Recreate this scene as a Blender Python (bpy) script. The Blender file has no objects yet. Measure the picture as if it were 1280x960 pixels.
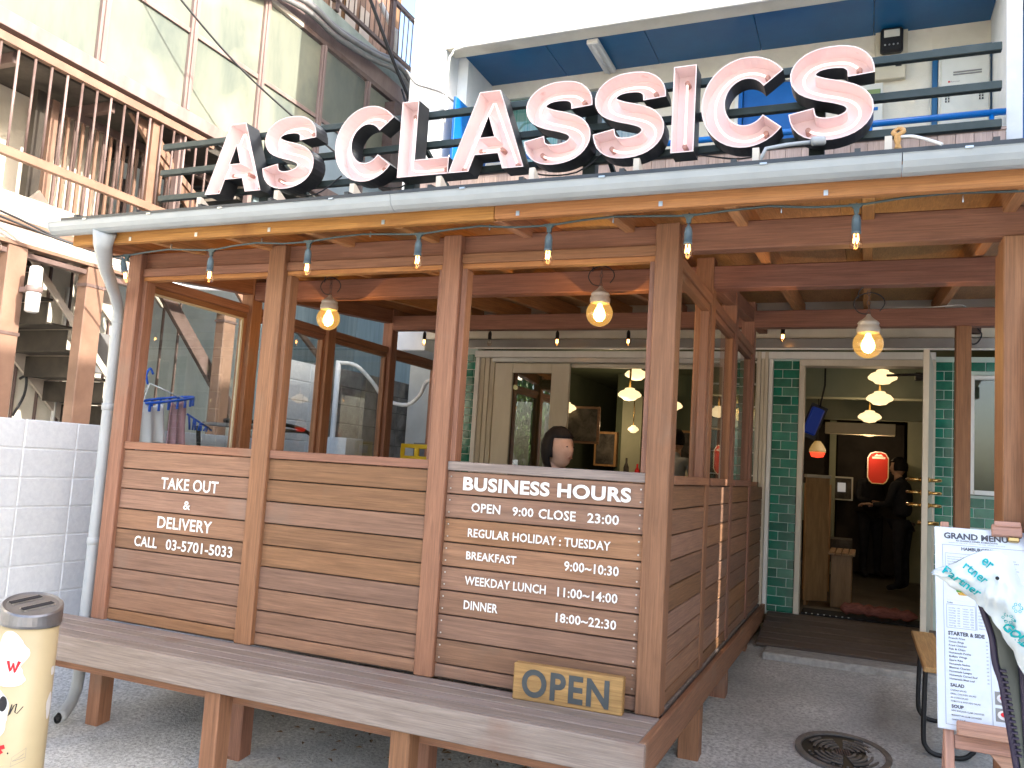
import bpy, bmesh, math, random
from mathutils import Vector, Matrix, Euler
from mathutils.geometry import tessellate_polygon
random.seed(7)
C = bpy.context.scene.collection
S = bpy.context.scene
R = math.radians

# ------------------------------------------------------------------ camera
CAMH = 1.42
f_px, yaw, pitch, roll = 1041.825, 0.402676, 0.0987045, 0.0623144
cyw, syw, cpt, spt = math.cos(yaw), math.sin(yaw), math.cos(pitch), math.sin(pitch)
Fw = Vector((-syw*cpt, cyw*cpt, spt)); r0 = Vector((cyw, syw, 0)); u0 = r0.cross(Fw)
Rt = r0*math.cos(roll) + u0*math.sin(roll); Up = Rt.cross(Fw)
cd = bpy.data.cameras.new('camera'); cam = bpy.data.objects.new('camera', cd); C.objects.link(cam)
cam.matrix_world = Matrix(((Rt.x, Up.x, -Fw.x, 0), (Rt.y, Up.y, -Fw.y, 0), (Rt.z, Up.z, -Fw.z, CAMH), (0, 0, 0, 1)))
cd.sensor_width = 36; cd.lens = 36*f_px/1280; cd.clip_start = 0.05; cd.clip_end = 600
S.camera = cam

# ------------------------------------------------------------------ light
SUN = Vector((0.80, -0.13, 0.47)).normalized()
elev = math.asin(SUN.z); azim = math.atan2(SUN.x, SUN.y)
w = bpy.data.worlds.new('World'); S.world = w; w.use_nodes = True
nt = w.node_tree; bg = nt.nodes['Background']
sky = nt.nodes.new('ShaderNodeTexSky'); sky.sky_type = 'NISHITA'; sky.sun_disc = False
sky.sun_elevation = elev; sky.sun_rotation = azim; sky.dust_density = 4.0; sky.ozone_density = 1.0
nt.links.new(sky.outputs[0], bg.inputs[0]); bg.inputs[1].default_value = 0.15
sl = bpy.data.lights.new('sun', 'SUN'); sl.energy = 2.0; sl.angle = R(0.53); sl.color = (1, 0.93, 0.82)
so = bpy.data.objects.new('sun', sl); C.objects.link(so)
so.rotation_euler = SUN.to_track_quat('Z', 'Y').to_euler(); so.location = (6, -4, 12)
S.view_settings.view_transform = 'Standard'; S.view_settings.look = 'None'
S.view_settings.exposure = 2.45; S.view_settings.gamma = 1.0
S.cycles.max_bounces = 10; S.cycles.transparent_max_bounces = 16
S.cycles.caustics_reflective = False; S.cycles.caustics_refractive = False

# ------------------------------------------------------------------ materials
M = {}
def mat(name, c1, c2=None, scale=6, stretch=(1, 1, 1), rough=0.7, bump=0.0, bscale=None, rand=0.0, metal=0.0,
        spec=0.4, detail=5, lo=0.35, hi=0.65, fine=None, c3=None, c3lo=0.6, c3hi=0.75, s3=1.5, coat=0.0, huer=0.0, rrough=0.0):
    m = bpy.data.materials.new(name); m.use_nodes = True; n = m.node_tree.nodes; L = m.node_tree.links
    b = n['Principled BSDF']; b.inputs['Roughness'].default_value = rough; b.inputs['Metallic'].default_value = metal
    b.inputs['Specular IOR Level'].default_value = spec; b.inputs['Coat Weight'].default_value = coat
    m.diffuse_color = (*c1, 1)
    M[name] = m
    if c2 is None and not bump and not rand:
        b.inputs['Base Color'].default_value = (*c1, 1); return m
    tc = n.new('ShaderNodeTexCoord'); oi = n.new('ShaderNodeObjectInfo')
    mul = n.new('ShaderNodeMath'); mul.operation = 'MULTIPLY'; mul.inputs[1].default_value = 53.0
    L.new(oi.outputs['Random'], mul.inputs[0])
    add = n.new('ShaderNodeVectorMath'); add.operation = 'ADD'
    L.new(tc.outputs['Object'], add.inputs[0]); L.new(mul.outputs[0], add.inputs[1])
    mp = n.new('ShaderNodeMapping'); mp.inputs['Scale'].default_value = stretch; L.new(add.outputs[0], mp.inputs[0])
    nz = n.new('ShaderNodeTexNoise'); nz.inputs['Scale'].default_value = scale; nz.inputs['Detail'].default_value = detail
    nz.inputs['Roughness'].default_value = 0.62; nz.inputs['Distortion'].default_value = 0.3
    L.new(mp.outputs[0], nz.inputs['Vector'])
    cr = n.new('ShaderNodeValToRGB'); cr.color_ramp.elements[0].position = lo; cr.color_ramp.elements[1].position = hi
    cr.color_ramp.elements[0].color = (*c1, 1); cr.color_ramp.elements[1].color = (*(c2 or c1), 1)
    L.new(nz.outputs['Fac'], cr.inputs[0]); out = cr.outputs[0]
    if fine:
        mpf = n.new('ShaderNodeMapping'); mpf.inputs['Scale'].default_value = fine; L.new(add.outputs[0], mpf.inputs[0])
        nf = n.new('ShaderNodeTexNoise'); nf.inputs['Scale'].default_value = 1.0; nf.inputs['Detail'].default_value = 6; nf.inputs['Roughness'].default_value = 0.75; nf.inputs['Distortion'].default_value = 0.6
        L.new(mpf.outputs[0], nf.inputs['Vector'])
        mf = n.new('ShaderNodeMapRange'); mf.inputs[1].default_value = 0.3; mf.inputs[2].default_value = 0.7; mf.inputs[3].default_value = 0.66; mf.inputs[4].default_value = 1.28
        L.new(nf.outputs['Fac'], mf.inputs[0])
        vm = n.new('ShaderNodeVectorMath'); vm.operation = 'SCALE'; L.new(out, vm.inputs[0]); L.new(mf.outputs[0], vm.inputs['Scale']); out = vm.outputs[0]
    if c3:
        n3 = n.new('ShaderNodeTexNoise'); n3.inputs['Scale'].default_value = s3; n3.inputs['Detail'].default_value = 6
        L.new(add.outputs[0], n3.inputs['Vector'])
        r3 = n.new('ShaderNodeMapRange'); r3.inputs[1].default_value = c3lo; r3.inputs[2].default_value = c3hi
        L.new(n3.outputs['Fac'], r3.inputs[0])
        mx = n.new('ShaderNodeMix'); mx.data_type = 'RGBA'; L.new(r3.outputs[0], mx.inputs[0])
        L.new(out, mx.inputs[6]); mx.inputs[7].default_value = (*c3, 1); out = mx.outputs[2]
    if rand or huer:
        hs = n.new('ShaderNodeHueSaturation'); L.new(out, hs.inputs['Color'])
        mr = n.new('ShaderNodeMapRange'); mr.inputs[3].default_value = 1-rand; mr.inputs[4].default_value = 1+rand
        L.new(oi.outputs['Random'], mr.inputs[0]); L.new(mr.outputs[0], hs.inputs['Value'])
        wn = n.new('ShaderNodeTexWhiteNoise'); wn.noise_dimensions = '1D'; L.new(mul.outputs[0], wn.inputs['W'])
        ms = n.new('ShaderNodeMapRange'); ms.inputs[3].default_value = 1-rand*0.8; ms.inputs[4].default_value = 1+rand*0.5
        L.new(wn.outputs['Value'], ms.inputs[0]); L.new(ms.outputs[0], hs.inputs['Saturation'])
        if huer:
            mh = n.new('ShaderNodeMapRange'); mh.inputs[3].default_value = 0.5-huer; mh.inputs[4].default_value = 0.5+huer
            L.new(wn.outputs['Value'], mh.inputs[0]); L.new(mh.outputs[0], hs.inputs['Hue'])
        out = hs.outputs[0]
    L.new(out, b.inputs['Base Color'])
    if rrough:
        rr = n.new('ShaderNodeMapRange'); rr.inputs[3].default_value = rough-rrough; rr.inputs[4].default_value = rough+rrough
        L.new(nz.outputs['Fac'], rr.inputs[0]); L.new(rr.outputs[0], b.inputs['Roughness'])
    if bump:
        bp = n.new('ShaderNodeBump'); bp.inputs['Strength'].default_value = bump; bp.inputs['Distance'].default_value = 0.01
        src = nz
        if bscale:
            src = n.new('ShaderNodeTexNoise'); src.inputs['Scale'].default_value = bscale; src.inputs['Detail'].default_value = 4
            L.new(mp.outputs[0], src.inputs['Vector'])
        L.new(src.outputs['Fac'], bp.inputs['Height']); L.new(bp.outputs[0], b.inputs['Normal'])
    return m

def wood(name, c1, c2, rand=0.15, rough=0.65, c3=None, scale=3.0, bump=0.25, huer=0.008, g=14, **k):
    for ax, st in (('x', (1, g, g)), ('y', (g, 1, g)), ('z', (g, g, 1))):
        fi = tuple(3.5 if q == 1 else 150 for q in st)
        mat(name+'_'+ax, c1, c2, scale, st, rough, bump, rand=rand, c3=c3, huer=huer, s3=2.5, detail=7, rrough=0.1, lo=0.25, hi=0.75, fine=fi, **k)
wood('cedar', (0.185, 0.092, 0.050), (0.315, 0.168, 0.096), 0.18, c3=(0.225, 0.145, 0.10), huer=0.005)
wood('post_wood', (0.21, 0.095, 0.052), (0.325, 0.158, 0.092), 0.10, c3=(0.25, 0.15, 0.10))
wood('bench_wood', (0.20, 0.155, 0.132), (0.32, 0.262, 0.228), 0.10, c3=(0.22, 0.13, 0.10))
wood('fascia_wood', (0.33, 0.13, 0.035), (0.50, 0.235, 0.075), 0.06, c3=(0.26, 0.095, 0.03))
wood('rafter_wood', (0.40, 0.175, 0.07), (0.56, 0.28, 0.12), 0.12)
wood('beam_wood', (0.20, 0.085, 0.05), (0.31, 0.145, 0.088), 0.1)
wood('ply_wood', (0.42, 0.22, 0.09), (0.58, 0.33, 0.15), 0.05, g=6)
wood('fence_wood', (0.32, 0.23, 0.20), (0.46, 0.35, 0.30), 0.16)
wood('dark_deck', (0.06, 0.044, 0.036), (0.14, 0.10, 0.08), 0.15, c3=(0.20, 0.14, 0.11))
wood('sign_wood', (0.26, 0.14, 0.055), (0.46, 0.27, 0.11), 0.05, c3=(0.20, 0.11, 0.05))
wood('menu_wood', (0.38, 0.20, 0.14), (0.55, 0.32, 0.24), 0.05)
wood('pale_wood', (0.42, 0.22, 0.08), (0.60, 0.36, 0.16), 0.05)
wood('cream_board', (0.50, 0.45, 0.34), (0.62, 0.57, 0.45), 0.05, bump=0.1)
wood('rot_board', (0.16, 0.08, 0.04), (0.34, 0.2, 0.12), 0.3)
mat('concrete', (0.36, 0.355, 0.335), (0.74, 0.73, 0.70), 55, rough=0.95, bump=0.9, c3=(0.27, 0.27, 0.255), s3=1.1, c3lo=0.44, c3hi=0.74, lo=0.34, hi=0.62)
mat('ledge_concrete', (0.30, 0.295, 0.28), (0.44, 0.43, 0.41), 25, rough=0.9, bump=0.3, c3=(0.15, 0.15, 0.14), s3=3)
mat('block_white', (0.64, 0.68, 0.73), (0.72, 0.76, 0.80), 30, rough=0.75, bump=0.35, rand=0.03)
mat('mortar_white', (0.66, 0.70, 0.74), (0.74, 0.77, 0.8), 30, rough=0.9, bump=0.2)
mat('block_grey', (0.17, 0.16, 0.15), (0.33, 0.32, 0.30), 4, rough=0.95, bump=0.4, bscale=60, rand=0.12, c3=(0.08, 0.08, 0.075), s3=3)
mat('mortar_grey', (0.13, 0.13, 0.12))
mat('tile_green', (0.008, 0.13, 0.08), (0.018, 0.20, 0.125), 9, rough=0.16, bump=0.05, rand=0.28, spec=0.5, huer=0.01)
mat('grout', (0.55, 0.66, 0.60), rough=0.9)
mat('render_white', (0.72, 0.75, 0.76), (0.80, 0.82, 0.82), 5, rough=0.8, bump=0.15, bscale=50, c3=(0.62, 0.66, 0.67), s3=1.2)
mat('render_cream', (0.68, 0.64, 0.54), (0.76, 0.72, 0.62), 4, rough=0.85, bump=0.2, bscale=60, c3=(0.5, 0.46, 0.37), s3=1.6)
mat('soffit_blue', (0.0, 0.085, 0.22), (0.004, 0.105, 0.26), 3, rough=0.35, bump=0.04)
mat('door_blue', (0.0, 0.11, 0.42), (0.003, 0.13, 0.47), 4, rough=0.35, bump=0.03)
mat('rail_blue', (0.0, 0.13, 0.45), rough=0.3)
mat('frame_white', (0.74, 0.73, 0.69), (0.80, 0.79, 0.75), 8, (1, 1, 0.2), rough=0.45, bump=0.05)
mat('frame_cream', (0.62, 0.56, 0.44), (0.69, 0.63, 0.51), 8, (1, 1, 0.2), rough=0.5, bump=0.06)
mat('gutter_grey', (0.33, 0.36, 0.37), (0.38, 0.41, 0.42), 5, rough=0.35, bump=0.03)
mat('pipe_grey', (0.38, 0.41, 0.43), (0.44, 0.47, 0.49), 5, rough=0.35, bump=0.03)
mat('conduit', (0.16, 0.16, 0.165), (0.22, 0.22, 0.225), 5, rough=0.5)
mat('roof_metal', (0.05, 0.055, 0.06), (0.075, 0.08, 0.085), 6, rough=0.4, metal=0.3)
mat('sign_frame', (0.035, 0.05, 0.048), (0.055, 0.07, 0.068), 8, rough=0.45, metal=0.2, bump=0.05)
mat('letter_black', (0.02, 0.02, 0.022), (0.05, 0.05, 0.052), 5, rough=0.32, bump=0.03)
mat('letter_inner', (0.85, 0.68, 0.67), (0.89, 0.74, 0.73), 6, rough=0.45, c3=(0.62, 0.36, 0.32), s3=9, c3lo=0.68, c3hi=0.8)
mat('electrode', (0.45, 0.25, 0.2), rough=0.4)
mat('steel_brown', (0.19, 0.11, 0.075), (0.25, 0.15, 0.105), 4, rough=0.5, rand=0.05, bump=0.03)
mat('steel_mauve', (0.19, 0.135, 0.125), (0.27, 0.20, 0.185), 5, (1, 1, 0.3), rough=0.35, bump=0.05)
mat('steel_dark', (0.10, 0.065, 0.055), (0.16, 0.11, 0.10), 6, rough=0.5)
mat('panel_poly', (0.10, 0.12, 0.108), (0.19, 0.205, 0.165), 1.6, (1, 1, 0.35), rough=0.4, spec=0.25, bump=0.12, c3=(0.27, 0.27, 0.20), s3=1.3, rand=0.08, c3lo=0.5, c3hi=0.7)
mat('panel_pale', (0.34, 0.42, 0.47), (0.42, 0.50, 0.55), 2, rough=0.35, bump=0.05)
mat('stair_dark', (0.022, 0.018, 0.014), (0.05, 0.04, 0.03), 5, rough=0.7, bump=0.2)
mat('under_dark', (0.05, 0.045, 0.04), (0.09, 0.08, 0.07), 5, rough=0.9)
mat('slab_cream', (0.46, 0.39, 0.33), (0.54, 0.47, 0.40), 4, rough=0.7)
mat('slab_pale', (0.24, 0.29, 0.26), (0.33, 0.38, 0.35), 4, rough=0.8)
mat('cable_black', (0.025, 0.025, 0.028), rough=0.5)
mat('cord_green', (0.06, 0.085, 0.085), rough=0.45)
mat('socket_grey', (0.10, 0.14, 0.16), rough=0.4)
mat('socket_dark', (0.02, 0.018, 0.018), rough=0.4)
mat('lamp_cap', (0.55, 0.50, 0.42), (0.62, 0.57, 0.5), 6, rough=0.4)
mat('brass', (0.60, 0.38, 0.12), (0.75, 0.5, 0.2), 9, rough=0.25, metal=1.0)
mat('steel', (0.5, 0.5, 0.5), (0.65, 0.65, 0.65), 9, rough=0.3, metal=1.0)
mat('black_iron', (0.015, 0.015, 0.017), rough=0.4)
mat('cast_iron', (0.13, 0.115, 0.105), (0.22, 0.20, 0.185), 12, rough=0.5, metal=0.2, bump=0.2)
mat('letter_paint', (0.82, 0.82, 0.80), rough=0.5)
mat('slate_paint', (0.045, 0.055, 0.06), (0.075, 0.085, 0.09), 10, rough=0.6)
mat('bin_cream', (0.46, 0.38, 0.23), (0.50, 0.42, 0.26), 3, rough=0.4)
mat('bin_lid', (0.22, 0.22, 0.23), (0.30, 0.30, 0.31), 9, rough=0.35, metal=0.8, bump=0.05)
mat('print_red', (0.62, 0.02, 0.03)); mat('print_black', (0.02, 0.02, 0.025)); mat('print_grey', (0.25, 0.25, 0.25))
mat('print_white', (0.7, 0.7, 0.7)); mat('print_teal', (0.0, 0.42, 0.46))
mat('menu_paper', (0.68, 0.74, 0.84), (0.72, 0.78, 0.87), 2, rough=0.35)
mat('ink', (0.09, 0.09, 0.11)); mat('burger', (0.5, 0.25, 0.03), (0.75, 0.5, 0.1), 60)
mat('lettuce', (0.1, 0.3, 0.03))
mat('bag_film', (0.60, 0.67, 0.71), (0.68, 0.74, 0.77), 6, rough=0.3, bump=0.4, bscale=14)
mat('seat_plastic', (0.10, 0.105, 0.085), (0.13, 0.135, 0.11), 4, rough=0.45, bump=0.03)
mat('seat_rim', (0.03, 0.022, 0.05), rough=0.35)
mat('skin', (0.50, 0.29, 0.20), (0.56, 0.34, 0.24), 20, rough=0.55)
mat('hair', (0.006, 0.005, 0.005), (0.016, 0.013, 0.012), 40, (1, 1, 0.2), rough=0.7, spec=0.2, bump=0.4)
mat('lip', (0.42, 0.21, 0.15)); mat('sheet_teal', (0.16, 0.22, 0.24), (0.24, 0.31, 0.33), 3, (6, 6, 0.3), rough=0.5)
mat('cloth_black', (0.012, 0.013, 0.02), (0.022, 0.023, 0.03), 14, rough=0.9, bump=0.3)
mat('cloth_grey', (0.33, 0.34, 0.37), (0.42, 0.43, 0.46), 10, rough=0.9, bump=0.4)
mat('denim', (0.06, 0.08, 0.13), (0.10, 0.13, 0.19), 10, rough=0.9)
mat('cloth_white', (0.75, 0.75, 0.78), (0.82, 0.82, 0.84), 6, rough=0.9, bump=0.4)
mat('cloth_pink', (0.44, 0.24, 0.29), (0.52, 0.31, 0.36), 6, rough=0.9, bump=0.4)
mat('plastic_blue', (0.01, 0.09, 0.50), rough=0.35); mat('plastic_yellow', (0.75, 0.55, 0.02), rough=0.4)
mat('wall_green', (0.10, 0.13, 0.085), (0.13, 0.16, 0.105), 3, rough=0.8)
mat('wall_dark', (0.035, 0.03, 0.027), (0.055, 0.045, 0.04), 4, rough=0.8)
mat('wall_sage', (0.33, 0.36, 0.27), (0.40, 0.42, 0.32), 3, rough=0.8)
mat('floor_dark', (0.05, 0.045, 0.04), (0.09, 0.08, 0.07), 5, rough=0.5)
mat('booth_wood', (0.34, 0.19, 0.08), (0.48, 0.28, 0.13), 4, (8, 8, 1), rough=0.45)
mat('picture_dark', (0.03, 0.028, 0.025), (0.12, 0.11, 0.10), 9)
mat('log_red', (0.16, 0.045, 0.03), (0.34, 0.12, 0.08), 9, (1, 6, 6), rough=0.8, bump=0.6)
mat('mat_black', (0.012, 0.012, 0.012), (0.03, 0.03, 0.03), 60, rough=0.95, bump=0.5)
mat('bark', (0.08, 0.055, 0.04), (0.14, 0.1, 0.07), 8, (4, 4, 1), rough=0.9, bump=0.5)
mat('leaf_a', (0.05, 0.11, 0.02), (0.09, 0.16, 0.04), 3, rough=0.5); mat('leaf_b', (0.03, 0.07, 0.015), (0.05, 0.10, 0.02), 3, rough=0.5)
mat('leaf_dry', (0.14, 0.08, 0.04), (0.24, 0.15, 0.08), 9, rough=0.9)
mat('bounce_wall', (0.60, 0.58, 0.54), (0.68, 0.65, 0.60), 3, rough=0.9)  # kept pale so the unseen shading wall bounces light back
mat('curtain', (0.35, 0.42, 0.42), (0.62, 0.66, 0.64), 3, (18, 18, 0.2), rough=0.8)
mat('curtain_teal', (0.10, 0.42, 0.34), (0.42, 0.62, 0.56), 3, (18, 18, 0.2), rough=0.8)
mat('heater_white', (0.60, 0.60, 0.54), (0.66, 0.66, 0.60), 4, rough=0.4)
mat('meter_cream', (0.55, 0.50, 0.38), (0.6, 0.55, 0.43), 4, rough=0.5)
mat('lcd', (0.20, 0.28, 0.12)); mat('track_silver', (0.55, 0.56, 0.56), (0.62, 0.63, 0.63), 6, rough=0.3, metal=0.5)
mat('lintel_grey', (0.34, 0.34, 0.33), (0.42, 0.42, 0.41), 5, (0.3, 1, 1), rough=0.25, metal=0.6, bump=0.05)

def emis(name, col, st, base=(0.8, 0.8, 0.8)):
    m = bpy.data.materials.new(name); m.use_nodes = True; b = m.node_tree.nodes['Principled BSDF']
    b.inputs['Base Color'].default_value = (*base, 1); b.inputs['Emission Color'].default_value = (*col, 1)
    b.inputs['Emission Strength'].default_value = st; M[name] = m
emis('neon', (1, 0.62, 0.50), 0.26, (0.9, 0.75, 0.68))
emis('filament', (1, 0.45, 0.12), 6); emis('globe_core', (1, 0.70, 0.28), 4)
emis('shade_lit', (1, 0.70, 0.34), 0.30); emis('sign_red', (1, 0.05, 0.01), 0.03, (0.5, 0.02, 0.01))
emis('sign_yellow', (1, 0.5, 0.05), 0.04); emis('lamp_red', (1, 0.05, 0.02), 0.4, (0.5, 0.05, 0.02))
emis('screen', (0.7, 0.75, 0.8), 0.05); emis('neon_blue', (0.02, 0.1, 0.9), 0.012, (0.01, 0.05, 0.3))  # first one gives the framed portrait a faint glow of its own

def glass(name, tint=(1, 1, 1), refl=0.0, rough=0.0, ior=1.5, glow=None, gs=0.0):
    m = bpy.data.materials.new(name); m.use_nodes = True; n = m.node_tree.nodes; L = m.node_tree.links
    n.remove(n['Principled BSDF']); out = n['Material Output']
    t = n.new('ShaderNodeBsdfTransparent'); t.inputs[0].default_value = (*tint, 1)
    g = n.new('ShaderNodeBsdfGlossy'); g.inputs['Roughness'].default_value = rough
    fr = n.new('ShaderNodeFresnel'); fr.inputs[0].default_value = ior
    ad = n.new('ShaderNodeMath'); ad.operation = 'ADD'; ad.use_clamp = True; ad.inputs[1].default_value = refl
    L.new(fr.outputs[0], ad.inputs[0])
    ge = n.new('ShaderNodeNewGeometry'); sb_ = n.new('ShaderNodeMath'); sb_.operation = 'SUBTRACT'; sb_.inputs[0].default_value = 1.0; L.new(ge.outputs['Backfacing'], sb_.inputs[1])
    mm_ = n.new('ShaderNodeMath'); mm_.operation = 'MULTIPLY'; L.new(ad.outputs[0], mm_.inputs[0]); L.new(sb_.outputs[0], mm_.inputs[1])
    mx = n.new('ShaderNodeMixShader'); L.new(mm_.outputs[0], mx.inputs[0]); L.new(t.outputs[0], mx.inputs[1]); L.new(g.outputs[0], mx.inputs[2])
    sh_ = mx.outputs[0]
    if glow:
        em = n.new('ShaderNodeEmission'); em.inputs[0].default_value = (*glow, 1); em.inputs[1].default_value = gs
        a2 = n.new('ShaderNodeAddShader'); L.new(sh_, a2.inputs[0]); L.new(em.outputs[0], a2.inputs[1]); sh_ = a2.outputs[0]
    L.new(sh_, out.inputs[0]); M[name] = m
glass('pane', (0.88, 0.91, 0.90), 0.09); glass('pane_door', (0.45, 0.5, 0.47), 0.32)
glass('bulb_glass', (1, 0.93, 0.85), 0.05); glass('globe_glass', (0.95, 0.74, 0.36), 0.06, 0.15, glow=(1, 0.58, 0.18), gs=0.07)
glass('block_glass', (0.75, 0.78, 0.72), 0.12, 0.12); glass('film_clear', (0.8, 0.9, 0.9), 0.05)

# ------------------------------------------------------------------ mesh helpers
WL = {}
def wloc(o): return WL[o.name] if o is not None else Vector((0, 0, 0))
def link(name, me, loc, parent=None, m=None):
    o = bpy.data.objects.new(name, me); C.objects.link(o)
    loc = Vector(loc)
    if parent is not None:
        o.parent = parent; o.location = loc - wloc(parent)
    else:
        o.location = loc
    WL[o.name] = loc
    if m is not None and me is not None and not me.materials:
        me.materials.append(M[m])
    return o
def tag(o, label=None, cat=None, group=None, kind=None):
    if label: o['label'] = label
    if cat: o['category'] = cat
    if group: o['group'] = group
    if kind: o['kind'] = kind
    return o
def thing(name, loc, label, cat, group=None):
    o = bpy.data.objects.new(name, None); C.objects.link(o); o.location = loc; o.empty_display_size = 0.1
    WL[o.name] = Vector(loc); return tag(o, label, cat, group)
def copy_tree(o, parent=None):
    c = o.copy(); C.objects.link(c); c.parent = parent
    for ch in list(o.children): copy_tree(ch, c)
    return c
CACHE = {}
def bmesh_box(dx, dy, dz, bev):
    bm = bmesh.new(); bmesh.ops.create_cube(bm, size=1.0)
    for v in bm.verts: v.co = Vector((v.co.x*dx, v.co.y*dy, v.co.z*dz))
    b = min(bev, min(dx, dy, dz)*0.3)
    if b > 0.0004: bmesh.ops.bevel(bm, geom=list(bm.edges), offset=b, segments=1, affect='EDGES', profile=0.5)
    return bm
WOODS = ('cedar', 'sign_wood', 'post_wood', 'bench_wood', 'fascia_wood', 'rafter_wood', 'beam_wood', 'ply_wood', 'fence_wood', 'dark_deck', 'menu_wood', 'pale_wood', 'cream_board', 'rot_board')
def box(name, x0, x1, y0, y1, z0, z1, m, parent=None, bev=0.003, rot=None):
    dx, dy, dz = abs(x1-x0), abs(y1-y0), abs(z1-z0)
    if m in WOODS:
        mx = max(dx, dy, dz); m = m + ('_x' if dx == mx else '_y' if dy == mx else '_z')
    key = (round(dx, 4), round(dy, 4), round(dz, 4), m, bev)
    if key not in CACHE:
        bm = bmesh_box(dx, dy, dz, bev); me = bpy.data.meshes.new(name); bm.to_mesh(me); bm.free()
        me.materials.append(M[m]); CACHE[key] = me
    o = link(name, CACHE[key], ((x0+x1)/2, (y0+y1)/2, (z0+z1)/2), parent)
    if rot: o.rotation_euler = rot
    return o
def beam(name, a, b, wd, ht, m, parent=None, bev=0.003, up=(0, 0, 1)):
    """a timber or bar from point a to point b (axis), wd across, ht in the up direction"""
    a, b = Vector(a), Vector(b); d = b-a; L = d.length
    if m in WOODS: m = m+'_x'
    key = ('b', round(L, 4), wd, ht, m, bev)
    if key not in CACHE:
        bm = bmesh_box(L, wd, ht, bev); me = bpy.data.meshes.new(name); bm.to_mesh(me); bm.free()
        me.materials.append(M[m]); CACHE[key] = me
    o = link(name, CACHE[key], (a+b)/2, parent)
    x = d.normalized(); y = Vector(up).cross(x).normalized(); z = x.cross(y)
    o.rotation_euler = Matrix((x, y, z)).transposed().to_euler()
    return o
def mesh_obj(name, verts, faces, m, parent=None, loc=None, smooth=False, mats=None, midx=None):
    loc = Vector(loc) if loc is not None else (wloc(parent) if parent is not None else Vector((0, 0, 0)))
    me = bpy.data.meshes.new(name); me.from_pydata([tuple(Vector(v)-loc) for v in verts], [], faces)
    for k in (mats or [m]): me.materials.append(M[k])
    if midx: me.polygons.foreach_set('material_index', midx)
    if smooth: me.polygons.foreach_set('use_smooth', [True]*len(me.polygons))
    me.update()
    return link(name, me, loc, parent)
def tube_data(pts, r, n=8, closed=False, cap=True):
    pts = [Vector(p) for p in pts]; V = []; Fc = []; N = len(pts)
    rr = r if isinstance(r, (list, tuple)) else [r]*N
    prev = None
    for i, p in enumerate(pts):
        if closed: t = pts[(i+1) % N]-pts[i-1]
        else: t = pts[min(i+1, N-1)]-pts[max(i-1, 0)]
        t.normalize()
        if prev is None:
            a = Vector((0, 0, 1)) if abs(t.z) < 0.9 else Vector((1, 0, 0)); u = t.cross(a).normalized()
        else: u = (prev-t*prev.dot(t)).normalized()
        prev = u; v = t.cross(u)
        for k in range(n):
            an = 2*math.pi*k/n; V.append(p+(u*math.cos(an)+v*math.sin(an))*rr[i])
    for i in range(N if closed else N-1):
        j = (i+1) % N
        for k in range(n): Fc.append((i*n+k, i*n+(k+1) % n, j*n+(k+1) % n, j*n+k))
    if cap and not closed: Fc.append(tuple(range(n))[::-1]); Fc.append(tuple((N-1)*n+k for k in range(n)))
    return V, Fc
def tube(name, pts, r, m, parent=None, n=8, closed=False, smooth=True):
    V, Fc = tube_data(pts, r, n, closed); return mesh_obj(name, V, Fc, m, parent, loc=pts[0], smooth=smooth)
def multi_tube(name, lists, r, m, parent=None, n=6):
    V = []; Fc = []
    for pts in lists:
        v, f = tube_data(pts, r, n); k = len(V); V += v; Fc += [tuple(i+k for i in q) for q in f]
    return mesh_obj(name, V, Fc, m, parent, loc=lists[0][0], smooth=True)
def lathe(name, prof, m, loc, parent=None, n=20, axis='z', smooth=True):
    V = []; Fc = []
    for (r, z) in prof:
        for k in range(n):
            a = 2*math.pi*k/n; p = (r*math.cos(a), r*math.sin(a), z)
            if axis == 'y': p = (p[0], p[2], p[1])
            if axis == 'x': p = (p[2], p[0], p[1])
            V.append(Vector(p)+Vector(loc))
    for i in range(len(prof)-1):
        for k in range(n): Fc.append((i*n+k, i*n+(k+1) % n, (i+1)*n+(k+1) % n, (i+1)*n+k))
    if prof[0][0] > 1e-4: Fc.append(tuple(range(n))[::-1])
    if prof[-1][0] > 1e-4: Fc.append(tuple((len(prof)-1)*n+k for k in range(n)))
    return mesh_obj(name, V, Fc, m, parent, loc=loc, smooth=smooth)
def sphere_prof(r, n=9, z0=0, sq=1.0): return [(max(r*math.sin(math.pi*i/n), 1e-5), z0-r*sq*math.cos(math.pi*i/n)) for i in range(n+1)]
def prism(name, poly, y0, y1, m, parent=None, plane='xz', loc=None):
    """extrude a 2D polygon (xz at y, yz at x, xy at z)"""
    def P(p, d): return (p[0], d, p[1]) if plane == 'xz' else ((d, p[0], p[1]) if plane == 'yz' else (p[0], p[1], d))
    n = len(poly); V = [P(p, y0) for p in poly]+[P(p, y1) for p in poly]
    tr = tessellate_polygon([[Vector((p[0], p[1], 0)) for p in poly]])
    Fc = [tuple(t) for t in tr]+[tuple(i+n for i in t[::-1]) for t in tr]+[(i, (i+1) % n, n+(i+1) % n, n+i) for i in range(n)]
    o = mesh_obj(name, V, Fc, m, parent, loc=loc or V[0]); bm = bmesh.new(); bm.from_mesh(o.data)
    bmesh.ops.recalc_face_normals(bm, faces=bm.faces); bm.to_mesh(o.data); bm.free(); return o
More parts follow.
